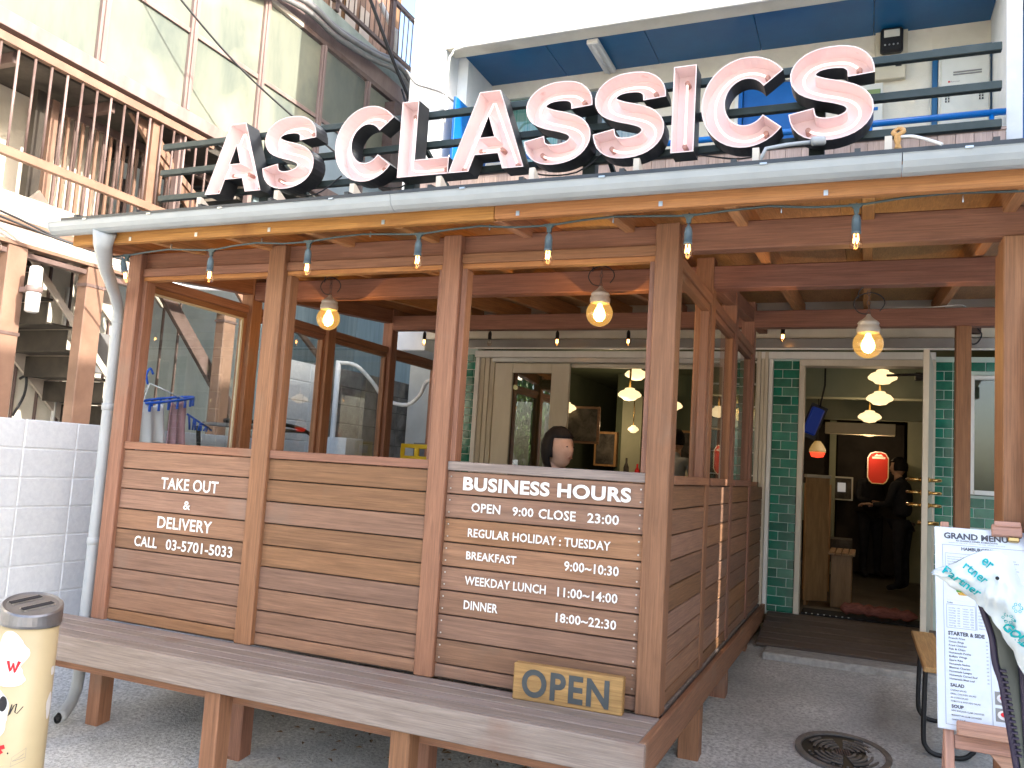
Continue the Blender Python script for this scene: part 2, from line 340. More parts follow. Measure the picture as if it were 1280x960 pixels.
def text(name, s, x0, x1, z0, z1, y, m, parent, bold=0.012, depth=0.0015, space=1.0, mtx=None):
    """flat lettering in the xz plane facing -y, its capitals fitted to the rectangle"""
    cu = bpy.data.curves.new(name, 'FONT'); cu.body = s; cu.size = 1; cu.resolution_u = 5 if (z1-z0) > 0.05 else 2; cu.offset = bold; cu.extrude = 0.0; cu.space_character = space
    ob = bpy.data.objects.new('t', cu); me = bpy.data.meshes.new_from_object(ob); bpy.data.objects.remove(ob)
    xs = [v.co.x for v in me.vertices]; ys = [v.co.y for v in me.vertices]
    if not xs: return
    a, b = min(xs), max(xs); cap = 0.70+2*bold if z1 > z0 else 1; lo = -bold
    zl = min(ys); zh = max(ys)
    if not any(ch in s for ch in ',Qqgjpy'): lo, cap = zl, zh-zl
    kx = (x1-x0)/(b-a); kz = (z1-z0)/cap; base = Vector(((x0+x1)/2, y-depth, (z0+z1)/2))
    for v in me.vertices:
        p = Vector((x0+(v.co.x-a)*kx, y-depth, z0+(v.co.y-lo)*kz)); v.co = p-base
    me.materials.clear(); me.materials.append(M[m])
    o = link(name, me, base, parent)
    return o

# ------------------------------------------------------------------ ground
def gz(y): return 0.126*(min(max(y, 0.5), 6.37)-4.4)
V = []; Fc = []
ysl = [-60, -20, -6, 0.5, 1.5, 2.5, 3.5, 4.4, 5.4, 6.30, 6.37, 7.2, 12, 40]; xsl = [-60, -20, -10, -6, -4, -2, 0, 2, 4, 10, 30, 60]
for y in ysl:
    for x in xsl: V.append((x, y, gz(y)))
nx = len(xsl)
for j in range(len(ysl)-1):
    for i in range(nx-1): Fc.append((j*nx+i, j*nx+i+1, (j+1)*nx+i+1, (j+1)*nx+i))
tag(mesh_obj('ground', V, Fc, 'concrete', loc=(0, 0, 0)), kind='structure')
tag(box('kerb_ledge', -0.62, 1.6, 6.12, 7.14, 0.0, 0.262, 'ledge_concrete', bev=0.012), kind='structure')

# ------------------------------------------------------------------ timber terrace
T = thing('wooden_terrace', (-2.3, 5.2, 0.0), 'red brown cedar terrace with open window bays and planked front under a lean-to roof', 'terrace')
YF = 3.47; PY0, PY1 = 3.45, 3.55
zs_t = lambda y: 2.565+0.087*(y-3.12)    # underside of roof sheet
zb_t = lambda y: 2.45+0.075*(y-3.12)     # underside of rafters
# front posts
FX = [(-3.90, -3.805), (-2.905, -2.80), (-1.87, -1.775), (-0.84, -0.738)]
for i, (a, b) in enumerate(FX):
    box('post', a, b, PY0, PY1, 0.452, 2.50, 'post_wood', T, bev=0.004)
bays = [(FX[0][1], FX[1][0]), (FX[1][1], FX[2][0]), (FX[2][1], FX[3][0])]
def bolts(parent, pts, nx=0, ny=-1):
    pass
for bi, (a, b) in enumerate(bays):
    zt = [1.385, 1.278, 1.168, 1.058, 0.949, 0.842, 0.733, 0.625, 0.515, 0.454]
    for k in range(9):
        dy = random.uniform(-0.002, 0.002)
        p = box('plank', a+0.001, b-0.001, YF+0.005+dy, YF+0.03+dy, zt[k+1]+0.003, zt[k]-0.003, 'cedar', T, bev=0.0025)
        if bi == 2 and k < 8:
            for sx in (a+0.02, b-0.02):
                for fz in (0.25, 0.75):
                    zc = zt[k+1]+(zt[k]-zt[k+1])*fz
                    box('screw', sx-0.003, sx+0.003, YF+0.0035+dy, YF+0.0052+dy, zc-0.003, zc+0.003, 'steel', p, bev=0)
    box('backing_board', a+0.001, b-0.001, YF+0.034, YF+0.046, 0.455, 1.383, 'under_dark', T, bev=0)
    box('sill', a+0.0005, b-0.0005, YF-0.004, YF+0.085, 1.386, 1.428, 'bench_wood' if bi == 2 else 'post_wood', T)
    box('header', a, b, YF+0.001, YF+0.07, 2.366, 2.412, 'post_wood', T)
    box('header_trim', a, b, YF+0.012, YF+0.06, 2.342, 2.3655, 'fascia_wood', T, bev=0.002)
    box('jamb', a+0.0005, a+0.028, YF+0.01, YF+0.075, 1.4285, 2.3415, 'post_wood', T, bev=0.002)
    box('jamb', b-0.028, b-0.0005, YF+0.01, YF+0.075, 1.4285, 2.3415, 'post_wood', T, bev=0.002)
# side walls (right one faces the path, left one is glazed)
SY = [(3.551, 4.40), (4.50, 5.28), (5.38, 6.20)]
for side in (0, 1):
    xo = -0.748 if side == 0 else -3.897       # outer face
    d = -1 if side == 0 else 1                # towards inside
    for (y0, y1) in ((4.40, 4.50), (5.28, 5.38), (6.20, 6.30)):
        xx = sorted((xo, xo+d*0.095)); box('post', xx[0], xx[1], y0, y1, 0.452, zb_t(y0)+0.05, 'post_wood', T, bev=0.004)
    segs = SY+[(6.30, 7.10)] if side == 0 else SY+[(6.30, 7.10)]
    for si, (y0, y1) in enumerate(segs):
        zt = [1.385, 1.278, 1.168, 1.058, 0.949, 0.842, 0.733, 0.625, 0.515, 0.454]
        for k in range(9):
            x = xo+d*random.uniform(0.006, 0.009); xx = sorted((x, x+d*0.022))
            box('plank', xx[0], xx[1], y0+0.001, y1-0.001, zt[k+1]+0.003, zt[k]-0.003, 'cedar', T, bev=0.0025)
        xx = sorted((xo+d*0.035, xo+d*0.045)); box('backing_board', xx[0], xx[1], y0+0.001, y1-0.001, 0.455, 1.383, 'under_dark', T, bev=0)
        if si == 3 and side == 0: continue
        xx = sorted((xo-d*0.012, xo+d*0.085)); box('sill', xx[0], xx[1], y0+0.0005, y1-0.0005, 1.386, 1.425, 'post_wood', T)
        xx = sorted((xo+d*0.001, xo+d*0.07)); box('header', xx[0], xx[1], y0+0.0005, y1-0.0005, 2.335, 2.39, 'post_wood', T)
        xx = sorted((xo+d*0.014, xo+d*0.055)); box('header_trim', xx[0], xx[1], y0+0.0005, y1-0.0005, 2.30, 2.3345, 'post_wood', T, bev=0.002)
        xx = sorted((xo+d*0.015, xo+d*0.06))
        box('jamb', xx[0], xx[1], y0+0.0005, y0+0.028, 1.4255, 2.2995, 'post_wood', T, bev=0.002)
        box('jamb', xx[0], xx[1], y1-0.028, y1-0.0005, 1.4255, 2.2995, 'post_wood', T, bev=0.002)
        if side == 1 and si == 0:
            box('glazing_bead', xx[0]+0.03, xx[0]+0.042, y0+0.03, y1-0.03, 2.285, 2.2985, 'cream_board', T, bev=0.001)
            box('glazing_bead', xx[0]+0.03, xx[0]+0.042, y1-0.045, y1-0.0285, 1.43, 2.285, 'cream_board', T, bev=0.001)
        xg = xo+d*0.036
        if not (side == 0 and si == 0) and si < 3:
            box('window_pane', xg-0.002, xg+0.002, y0+0.028, y1-0.028, 1.4262, 2.2992, 'pane', T, bev=0)
# end board by the restaurant pillar
box('end_board', -0.875, -0.775, 6.9, 7.0, 0.455, 1.42, 'cedar', T)
# beams
box('beam', FX[0][0]+0.02, 1.10, 3.478+0.015, 3.57, 2.385, 2.505, 'beam_wood', T, bev=0.005)
box('beam', -3.80, 1.10, 4.405, 4.495, 2.425, 2.548, 'beam_wood', T, bev=0.005)
box('beam', -3.86, 1.10, 6.205, 6.295, 2.54, 2.665, 'beam_wood', T, bev=0.005)
beam('wall_plate', (-3.85, 3.56, 2.46), (-3.85, 7.12, 2.73), 0.08, 0.12, 'beam_wood', T)
beam('wall_plate', (-0.79, 4.42, 2.50), (-0.79, 7.12, 2.70), 0.07, 0.10, 'beam_wood', T)
for k in range(-8, 3):
    x = 0.485*k+(-0.02 if k == -8 else 0)
    beam('rafter', (x, 3.14, zb_t(3.14)+0.065), (x, 7.14, zb_t(7.14)+0.082), 0.045, 0.13 if True else 0, 'rafter_wood', T, up=(0, 0, 1))
# roof sheet and eaves
XL, XR = -3.93, 1.16
def slab(name, x0, x1, y0, y1, za, zb, th, m, parent, n=1):
    V = [(x0, y0, za), (x1, y0, za), (x1, y1, zb), (x0, y1, zb)]; V += [(a, b, c+th) for a, b, c in V]
    return mesh_obj(name, V, [(0, 3, 2, 1), (4, 5, 6, 7), (0, 1, 5, 4), (1, 2, 6, 5), (2, 3, 7, 6), (3, 0, 4, 7)], m, parent, loc=((x0+x1)/2, (y0+y1)/2, za))
for i in range(8):
    xa = XL+(XR-XL)*i/8
    slab('ceiling_board', xa+0.001, xa+(XR-XL)/8-0.001, 3.145, 7.14, zs_t(3.145), zs_t(7.14), 0.012, 'ply_wood_y', T)
slab('roof_sheet', XL-0.06, XR, 3.06, 7.0, zs_t(3.06)+0.016, zs_t(7.0)+0.016, 0.02, 'roof_metal', T)
for i in range(12):
    x = XL+0.02+0.43*i
    beam('roof_seam', (x, 3.08, zs_t(3.08)+0.045), (x, 6.98, zs_t(6.98)+0.045), 0.02, 0.02, 'roof_metal', T, bev=0)
for xa, xb in ((XL, -1.452), (-1.45, XR),):
    box('fascia', xa, xb, 3.10, 3.14, 2.45, 2.565, 'fascia_wood', T, bev=0.004)
beam('barge_board', (XL+0.02, 3.15, 2.53), (XL+0.02, 7.1, 2.85), 0.035, 0.11, 'fascia_wood', T)
# gutter: half round profile swept along x, split in lengths
def gutter_len(x0, x1, name='gutter'):
    prof = []
    for q in range(9):
        a = math.pi*(1+q/8); prof.append((3.045+0.055*math.cos(a), 2.548+0.058*math.sin(a)))
    inner = [(3.045+(y-3.045)*0.93, 2.548+(z-2.548)*0.93+0.002) for y, z in prof[::-1]]
    prof = [(3.052+0.0-0.066, 2.552)]+prof+inner
    return prism(name, prof, x0, x1, 'gutter_grey', T, plane='yz')
gutter_len(-3.99, -1.90); gutter_len(-1.897, 0.10); gutter_len(0.103, XR)
prism('gutter_cap', [(3.045+0.057*math.cos(math.pi*(1+q/8)), 2.549+0.06*math.sin(math.pi*(1+q/8))) for q in range(9)], -3.996, -3.99, 'gutter_grey', T, plane='yz')
for x in (-3.72, -3.28, -2.83, -2.2, -1.55, -0.95, -0.35, 0.3, 0.9):
    box('gutter_clip', x-0.012, x+0.012, 2.982, 3.10, 2.549, 2.556, 'steel', T, bev=0)
    box('fixing_plate', x+0.2, x+0.215, 3.097, 3.1, 2.458, 2.478, 'steel', T, bev=0)
# snow stops on the eaves
for x in (-3.10, -2.62, -2.19, -1.74, -1.30, -0.853, -0.395, 0.06, 0.50):
    b = prism('snow_guard', [(3.12, 2.604), (3.22, 2.612), (3.20, 2.63), (3.135, 2.668), (3.12, 2.668)], x-0.012, x+0.012, 'lamp_cap', T, plane='yz')
# downspout
D = [(-3.64, 3.05, 2.50), (-3.68, 3.08, 2.44), (-3.79, 3.20, 2.36), (-3.93, 3.40, 2.26), (-4.02, 3.52, 2.19), (-4.05, 3.55, 2.12), (-4.05, 3.55, 1.2), (-4.05, 3.55, 0.1), (-4.045, 3.54, 0.03), (-4.02, 3.49, -0.035), (-3.97, 3.40, -0.068), (-3.96, 3.37, -0.07)]
tube('downspout', D, [0.058, 0.047, 0.036]+[0.032]*9, 'pipe_grey', T, n=14)
for z in (2.13, 1.62, 0.85): lathe('pipe_collar', [(0.033, -0.02), (0.037, -0.018), (0.037, 0.018), (0.033, 0.02)], 'pipe_grey', (-4.05, 3.55, z), T, n=14)
lathe('pipe_bore', [(0.0001, 0), (0.029, 0.0)], 'cable_black', (-3.956, 3.362, -0.072), T, n=14).rotation_euler = (R(80), 0, 0)
# deck, bench and legs
for k in range(4):
    y0 = 3.105+0.088*k
    box('bench_board', -4.30, -0.735, y0+0.0015, y0+0.0865, 0.424, 0.45, 'bench_wood', T, bev=0.003)
box('bench_apron', -4.30, -0.705, 3.075, 3.1035, 0.325, 0.4505, 'bench_wood', T, bev=0.004)
box('bench_bearer', -4.28, -0.76, 3.19, 3.235, 0.255, 0.385, 'post_wood', T, bev=0.004)
box('deck_joist', -4.0, -0.76, 3.50, 3.56, 0.255, 0.422, 'post_wood', T, bev=0.004)
box('deck_joist', -4.0, -0.76, 5.3, 5.36, 0.27, 0.422, 'post_wood', T, bev=0.004)
box('side_apron', -0.7345, -0.705, 3.105, 7.11, 0.332, 0.4525, 'post_wood', T, bev=0.004)
box('side_joist', -0.80, -0.74, 3.245, 7.11, 0.26, 0.42, 'post_wood', T, bev=0.004)
for k in range(26):
    y0 = 3.57+0.1375*k
    box('deck_board', -3.9, -0.752, y0+0.002, y0+0.135, 0.424, 0.448, 'bench_wood', T, bev=0.003)
for x in (-3.84, -2.87, -1.82):
    for y in (3.52, 5.33, 6.9): box('leg', x-0.045, x+0.045, y-0.045, y+0.045, gz(y)-0.05, 0.255 if y < 4 else 0.27, 'post_wood', T, bev=0.004)
for x in (-3.93, -2.70, -1.72, -0.80):
    box('leg', x-0.045, x+0.045, 3.10, 3.19, gz(3.1)-0.05, 0.325, 'post_wood', T, bev=0.004)
for y in (4.42, 5.30, 6.22):
    box('leg', -0.845, -0.74, y, y+0.10, gz(y)-0.03, 0.262, 'post_wood', T, bev=0.004)
# right hand posts of the porch
P = box('post', 0.462, 0.66, 3.46, 3.60, gz(3.5)-0.02, 2.383, 'post_wood', T, bev=0.004)
box('post', 0.553, 0.645, 6.20, 6.295, 0.2, 2.54, 'post_wood', T, bev=0.004)
box('porch_panel', 0.475, 0.66, 3.601, 3.78, 0.0, 2.38, 'post_wood', T, bev=0.004)
prism('sun_patch_board', [(3.40, 1.0), (3.455, 1.0), (3.455, 2.15), (3.40, 1.93)], 0.53, 0.66, 'fascia_wood_z', T, plane='yz')  # brighter orange slab with slanted top, stands in for sunlight on the post

# lettering on the planks
YT = YF+0.003
for s, x0, x1, z0, z1 in [('BUSINESS HOURS', -1.690, -0.901, 1.299, 1.361), ('OPEN', -1.641, -1.497, 1.203, 1.245), ('9:00', -1.438, -1.337, 1.203, 1.243),
    ('CLOSE', -1.313, -1.141, 1.201, 1.244), ('23:00', -1.088, -0.948, 1.201, 1.243), ('REGULAR HOLIDAY : TUESDAY', -1.650, -0.979, 1.091, 1.130),
    ('BREAKFAST', -1.651, -1.405, 0.990, 1.027), ('9:00~10:30', -1.181, -0.938, 0.988, 1.030), ('WEEKDAY LUNCH', -1.650, -1.259, 0.878, 0.917),
    ('11:00~14:00', -1.205, -0.938, 0.876, 0.917), ('DINNER', -1.647, -1.480, 0.770, 0.809), ('18:00~22:30', -1.206, -0.938, 0.768, 0.808),
    ('TAKE OUT', -3.508, -3.113, 1.183, 1.246), ('&', -3.338, -3.288, 1.084, 1.130), ('DELIVERY', -3.506, -3.130, 0.974, 1.036),
    ('CALL', -3.657, -3.494, 0.864, 0.920), ('03-5701-5033', -3.431, -2.981, 0.864, 0.920)]:
    text('lettering', s, x0, x1, z0, z1, YT-0.001, 'letter_paint', T, bold=0.036 if s == 'BUSINESS HOURS' else 0.018, space=1.07 if s == 'BUSINESS HOURS' else 1.03)

# OPEN sign resting on the bench
o = thing('open_sign', (-1.10, 3.40, 0.45), 'small weathered wooden block sign reading OPEN in dark letters, standing on the bench', 'sign')
box('board', -1.345, -0.875, 3.375, 3.42, 0.4505, 0.600, 'sign_wood', o, bev=0.004)
text('lettering', 'OPEN', -1.305, -0.93, 0.468, 0.583, 3.374, 'slate_paint', o, bold=0.03, space=1.12)
o.rotation_euler = (0, 0, R(2.5))
# ------------------------------------------------------------------ string lights
def bulb(parent, x, y, z, lit=True, dark=False, drop=0.11, tilt=0.0, hang=True):
    """z is the centre of the glass"""
    sm = 'socket_dark' if dark else 'socket_grey'
    s = lathe('socket', [(0.003, 0.105), (0.006, 0.095), (0.013, 0.085), (0.016, 0.07), (0.016, 0.03), (0.017, 0.03), (0.017, 0.022), (0.012, 0.02)], sm, (x, y, z), parent, n=12)
    g = lathe('bulb', [(0.010, 0.028), (0.012, 0.018), (0.019, 0.0), (0.0225, -0.015), (0.021, -0.028), (0.014, -0.038), (0.0005, -0.042)], 'bulb_glass', (x, y, z), s, n=14)
    pts = [(x-0.006, y, z+0.02), (x-0.008, y, z-0.012), (x, y, z+0.006), (x+0.004, y, z-0.014), (x+0.008, y, z-0.002), (x+0.006, y, z+0.02)]
    fo = tube('filament', pts, 0.0022 if lit else 0.001, 'filament' if lit else 'steel', s, n=5)
    if hang: tube('drop_wire', [(x, y, z+0.10), (x+0.001, y, z+drop*0.8+0.03), (x, y, z+drop+0.02)], 0.003, sm, s, n=6)
    if tilt: s.rotation_euler = (0, tilt, 0)
    return s
st = thing('string_light', (-1.5, 3.17, 2.42), 'grey festoon cable with seven lit bulbs strung under the front roof fascia', 'string lights')
sx = [-3.60, -3.03, -2.44, -1.845, -1.225, -0.645, -0.04]; sz = [2.29, 2.275, 2.292, 2.305, 2.30, 2.30, 2.31]
yc = 3.17; pts = [(-3.70, yc, 2.40)]
allx = sx+[0.56, 1.2]; allz = [2.402, 2.405, 2.42, 2.425, 2.43, 2.436, 2.437, 2.45, 2.45]
for i in range(len(allx)):
    pts.append((allx[i], yc, allz[i]))
    if i < len(allx)-1:
        for q in (0.25, 0.5, 0.75):
            x = allx[i]+(allx[i+1]-allx[i])*q; z = allz[i]+(allz[i+1]-allz[i])*q+(0.018 if q == 0.5 else 0.012 if q == 0.25 else 0.006)-0.006*(i % 2)
            pts.append((x, yc-0.01+0.01*math.sin(i*3+q*5), z))
tube('cable', pts, 0.0048, 'cord_green', st, n=7)
for i, (x, z) in enumerate(zip(sx, sz)):
    bulb(st, x, yc, z, True, False, allz[i]-z-0.01, tilt=R(-18) if i == 0 else 0)
    prism('cable_tee', [(x-0.028, allz[i]+0.006), (x-0.01, allz[i]-0.012), (x-0.008, allz[i]-0.03), (x+0.008, allz[i]-0.03), (x+0.01, allz[i]-0.012), (x+0.028, allz[i]+0.006)], yc-0.006, yc+0.006, 'cord_green', st)
for x in (-3.3, -2.72, -2.1, -1.5, -0.95, -0.3, 0.3):
    box('hook', x-0.002, x+0.002, yc-0.004, yc+0.004, 2.425, 2.45, 'steel', st, bev=0)
s2 = thing('string_light', (-1.9, 6.7, 2.6), 'row of small dark-socketed festoon bulbs hanging under the rear beam before the restaurant wall', 'string lights')
ix = [(-3.79, True), (-3.12, False), (-2.475, True), (-1.84, True), (-0.60, True)]
for i, (x, lit) in enumerate(ix): bulb(s2, x, 6.75, 2.525 if i != 4 else 2.56, lit, True, 0.10)
tube('cable', [(-3.85, 6.75, 2.645)]+[(x, 6.75, 2.645) for x in (-3.5, -3.0, -2.4, -1.8, -1.2, -0.6, 0.3)], 0.0045, 'cable_black', s2, n=6)
# ------------------------------------------------------------------ three globe pendants
def globe(x, y, z, ztop, label, first=None):
    o = thing('globe_pendant', (x, y, z), label, 'lamp', 'lit globe lamps under the terrace roof')
    lathe('globe', sphere_prof(0.072, 14), 'globe_glass', (x, y, z), o, n=28)
    lathe('glow_bulb', [(0.012, 0.05), (0.016, 0.035), (0.027, 0.015), (0.033, -0.008), (0.030, -0.026), (0.018, -0.040), (0.0005, -0.046)], 'globe_core', (x, y, z), o, n=16)
    c = lathe('cap', [(0.052, 0.055), (0.055, 0.06), (0.055, 0.082), (0.050, 0.088), (0.050, 0.092), (0.048, 0.10), (0.052, 0.103), (0.046, 0.112), (0.03, 0.122), (0.014, 0.138), (0.008, 0.15), (0.0005, 0.152)], 'lamp_cap', (x, y, z), o, n=20)
    tube('cap_ring', [(x+0.053*math.cos(a), y+0.053*math.sin(a), z+0.071) for a in [k*math.pi/8 for k in range(16)]], 0.003, 'lamp_cap', c, n=6, closed=True)
    n = max(3, int((ztop-z-0.15)/0.028))
    for k in range(n):
        zc = z+0.155+0.026*k; a = (k % 2)*math.pi/2
        ring = [(x+0.008*math.cos(t)*math.cos(a), y+0.008*math.cos(t)*math.sin(a), zc+0.015*math.sin(t)) for t in [q*math.pi/4 for q in range(8)]]
        tube('chain_link', ring, 0.002, 'steel_dark', o, n=5, closed=True)
    lp = [(x+0.002, y, z+0.15), (x-0.045, y, z+0.16), (x-0.07, y-0.01, z+0.2), (x-0.05, y-0.01, z+0.24), (x+0.01, y-0.02, z+0.255), (x+0.06, y-0.01, z+0.235), (x+0.072, y, z+0.20), (x+0.05, y, z+0.165)]
    def cr(ps, n=4):
        out = []
        for i in range(len(ps)-1):
            p0 = Vector(ps[max(i-1, 0)]); p1 = Vector(ps[i]); p2 = Vector(ps[i+1]); p3 = Vector(ps[min(i+2, len(ps)-1)])
            for k in range(n):
                t = k/n; out.append(0.5*((2*p1)+(-p0+p2)*t+(2*p0-5*p1+4*p2-p3)*t*t+(-p0+3*p1-3*p2+p3)*t**3))
        out.append(Vector(ps[-1])); return out
    globals()['cr'] = cr
    tube('cord_loop', cr(lp), 0.003, 'cable_black', o, n=5)
    tube('cord', cr([(x-0.05, y, z+0.23), (x-0.045, y, z+0.27), (x-0.01, y+0.01, z+0.31), (x-0.03, y, ztop)]), 0.003, 'cable_black', o, n=5)
    ld = bpy.data.lights.new('globe_light', 'POINT'); ld.energy = 1.6; ld.color = (1, 0.68, 0.36); ld.shadow_soft_size = 0.0
    lo = bpy.data.objects.new('globe_light', ld); C.objects.link(lo); lo.parent = o; lo.location = (0, 0, -0.058)
globe(-3.075, 4.25, 2.262, 2.55, 'lit amber globe lamp on a looped cord, seen through the middle window bay')
globe(-1.325, 4.25, 2.27, 2.55, 'lit amber globe lamp seen in the bay above the business hours lettering')
globe(0.01, 4.45, 2.135, 2.43, 'lit amber globe lamp hanging on a chain before the entrance door')

# ------------------------------------------------------------------ channel letter sign
SG = thing('rooftop_sign', (-1.5, 3.4, 2.64), 'neon channel letter sign reading AS CLASSICS on dark steel rails above the gutter', 'sign')
KX = 1.0375; YL = 3.32
def lx(x): return x*KX
def lz(z): return 1.42+(z-1.42)*KX
ZB, ZT = lz(2.708), lz(3.070); H = ZT-ZB
def catmull(ps, n=6):
    out = []
    for i in range(len(ps)-1):
        p0 = Vector(ps[max(i-1, 0)]); p1 = Vector(ps[i]); p2 = Vector(ps[i+1]); p3 = Vector(ps[min(i+2, len(ps)-1)])
        for k in range(n):
            t = k/n; out.append(0.5*((2*p1)+(-p0+p2)*t+(2*p0-5*p1+4*p2-p3)*t*t+(-p0+3*p1-3*p2+p3)*t**3))
    out.append(Vector(ps[-1])); return out
def stroke(cl, hw):
    L_, R_ = [], []
    for i, p in enumerate(cl):
        t = (cl[min(i+1, len(cl)-1)]-cl[max(i-1, 0)]).normalized(); nn = Vector((-t.y, t.x)); L_.append(p+nn*hw); R_.append(p-nn*hw)
    return L_+R_[::-1]
def glyph(ch):
    if ch == 'I': return [[Vector(p) for p in ((0, 0), (0.235, 0), (0.235, 1), (0, 1))]], [[Vector((0.118, 0.12)), Vector((0.118, 0.86))]], 0.235
    if ch == 'L': return [[Vector(p) for p in ((0, 0), (0.70, 0), (0.70, 0.215), (0.235, 0.215), (0.235, 1), (0, 1))]], [[Vector((0.118, 0.85)), Vector((0.118, 0.3)), Vector((0.13, 0.15)), Vector((0.2, 0.11)), Vector((0.60, 0.11))]], 0.70
    if ch == 'A':
        o_ = [Vector(p) for p in ((0, 0), (0.275, 0), (0.345, 0.20), (0.65, 0.20), (0.72, 0), (0.995, 0), (0.635, 1), (0.36, 1))]
        h_ = [Vector(p) for p in ((0.405, 0.415), (0.59, 0.415), (0.498, 0.68))]
        return [o_, h_], [[Vector((0.14, 0.08)), Vector((0.485, 0.90)), Vector((0.51, 0.90)), Vector((0.86, 0.08))], [Vector((0.36, 0.30)), Vector((0.64, 0.30))]], 0.995
    if ch == 'S':
        cl = catmull([Vector(p) for p in ((0.655, 0.66), (0.635, 0.775), (0.54, 0.862), (0.385, 0.885), (0.235, 0.862), (0.14, 0.79), (0.118, 0.70), (0.165, 0.612), (0.29, 0.548), (0.45, 0.497), (0.58, 0.435), (0.645, 0.345), (0.635, 0.24), (0.55, 0.155), (0.40, 0.115), (0.245, 0.13), (0.145, 0.205), (0.11, 0.33))], 3)
        return [stroke(cl, 0.122)], [cl[3:-4]], 0.77
    if ch == 'C':
        cl = [Vector((0.46+0.345*math.cos(a), 0.5+0.385*math.sin(a))) for a in [R(38+284*k/34) for k in range(35)]]
        return [stroke(cl, 0.124)], [cl[2:-2]], 0.87
def offset(loop, d):
    out = []; n = len(loop)
    for i in range(n):
        a, b, c = loop[i-1], loop[i], loop[(i+1) % n]; e1 = (b-a).normalized(); e2 = (c-b).normalized()
        n1 = Vector((-e1.y, e1.x)); n2 = Vector((-e2.y, e2.x)); k = 1+n1.dot(n2)
        out.append(b+(n1+n2)*(d/max(k, 0.35)))
    return out
def area(l): return sum(l[i-1].x*l[i].y-l[i].x*l[i-1].y for i in range(len(l)))/2
def letter(ch, x0, x1, tilt=0):
    loops, tubes, wd = glyph(ch); sx_ = (x1-x0)/wd; sz_ = H
    def P(v, y): return Vector((x0+v.x*sx_, y, ZB+v.y*sz_))
    depth = 0.102; V = []; Fc = []; mi = []
    real = [[Vector((v.x*sx_, v.y*sz_)) for v in l] for l in loops]
    real = [l if (area(l) > 0) == (i == 0) else l[::-1] for i, l in enumerate(real)]
    W = lambda v, y: Vector((x0+v.x, y, ZB+v.y))
    for l in real:
        inn = offset(l, 0.004); n = len(l); k = len(V)
        for lo, yy in ((l, YL+depth), (l, YL), (inn, YL), (inn, YL+depth-0.006)): V += [W(v, yy) for v in lo]
        for i in range(n):
            j = (i+1) % n
            Fc.append((k+i, k+j, k+n+j, k+n+i)); mi.append(0)
            Fc.append((k+n+i, k+n+j, k+2*n+j, k+2*n+i)); mi.append(1)
            Fc.append((k+2*n+i, k+2*n+j, k+3*n+j, k+3*n+i)); mi.append(1)
    polys = [[Vector((v.x, v.y, 0)) for v in l] for l in real]
    flat = [v for l in real for v in l]; nq = len(flat)
    if ch in 'SC': tri = [(i, nq-1-i, nq-2-i, i+1) for i in range(nq//2-1)]
    else: tri = tessellate_polygon(polys)
    for yy, mm in ((YL+depth-0.008, 1), (YL+depth, 0)):
        k = len(V); V += [W(v, yy) for v in flat]
        for t in tri: Fc.append(tuple(k+i for i in t)); mi.append(mm)
    ob = mesh_obj('letter', V, Fc, None, SG, loc=((x0+x1)/2, YL, ZB), mats=['letter_black', 'letter_inner'], midx=mi)
    for t in tubes:
        pts = [P(v, YL+0.055) for v in t]
        e0, e1 = pts[0], pts[-1]
        pts = [e0+Vector((0, 0.045, 0))]+pts+[e1+Vector((0, 0.045, 0))]
        tube('neon_tube', pts, 0.0052, 'neon', ob, n=6)
        for e in (e0, e1):
            lathe('tube_holder', [(0.011, 0.1), (0.011, 0.052), (0.007, 0.05)], 'electrode', (e.x, YL, e.z), ob, n=8, axis='y')
    return ob
for ch, a, b in (('A', -3.142, -2.785), ('S', -2.782, -2.478), ('C', -2.356, -2.028), ('L', -2.003, -1.740), ('A', -1.738, -1.373), ('S', -1.375, -1.078), ('S', -1.064, -0.767), ('I', -0.737, -0.645), ('C', -0.617, -0.297), ('S', -0.285, 0.010)):
    letter(ch, lx(a), lx(b))
def rz(z): return 1.42+(z-1.42)*1.03
for zc in (3.065, 2.917, 2.771):
    box('sign_rail', -3.73, 0.453, 3.445, 3.475, rz(zc)-0.016, rz(zc)+0.016, 'sign_frame', SG, bev=0.002)
for x in (-3.0, -2.10, -1.17, -0.20):
    box('sign_post', x-0.03, x+0.03, 3.476, 3.53, zs_t(3.5)+0.04, rz(3.065)+0.016, 'sign_frame', SG, bev=0.002)
    beam('sign_stay', (x, 3.53, rz(3.0)), (x, 4.3, zs_t(4.3)+0.05), 0.02, 0.02, 'sign_frame', SG, bev=0)
for x, dz in ((-2.4, 0.0), (-1.5, 0.02), (-0.75, 0.0), (-2.9, 0.01)):
    tube('sign_cable', cr([(x, 3.44, rz(2.78)), (x+0.12, 3.42, rz(2.76)-0.03-dz), (x+0.3, 3.40, rz(2.75)-0.05), (x+0.42, 3.44, rz(2.80))]), 0.004, 'cable_black', SG, n=5)
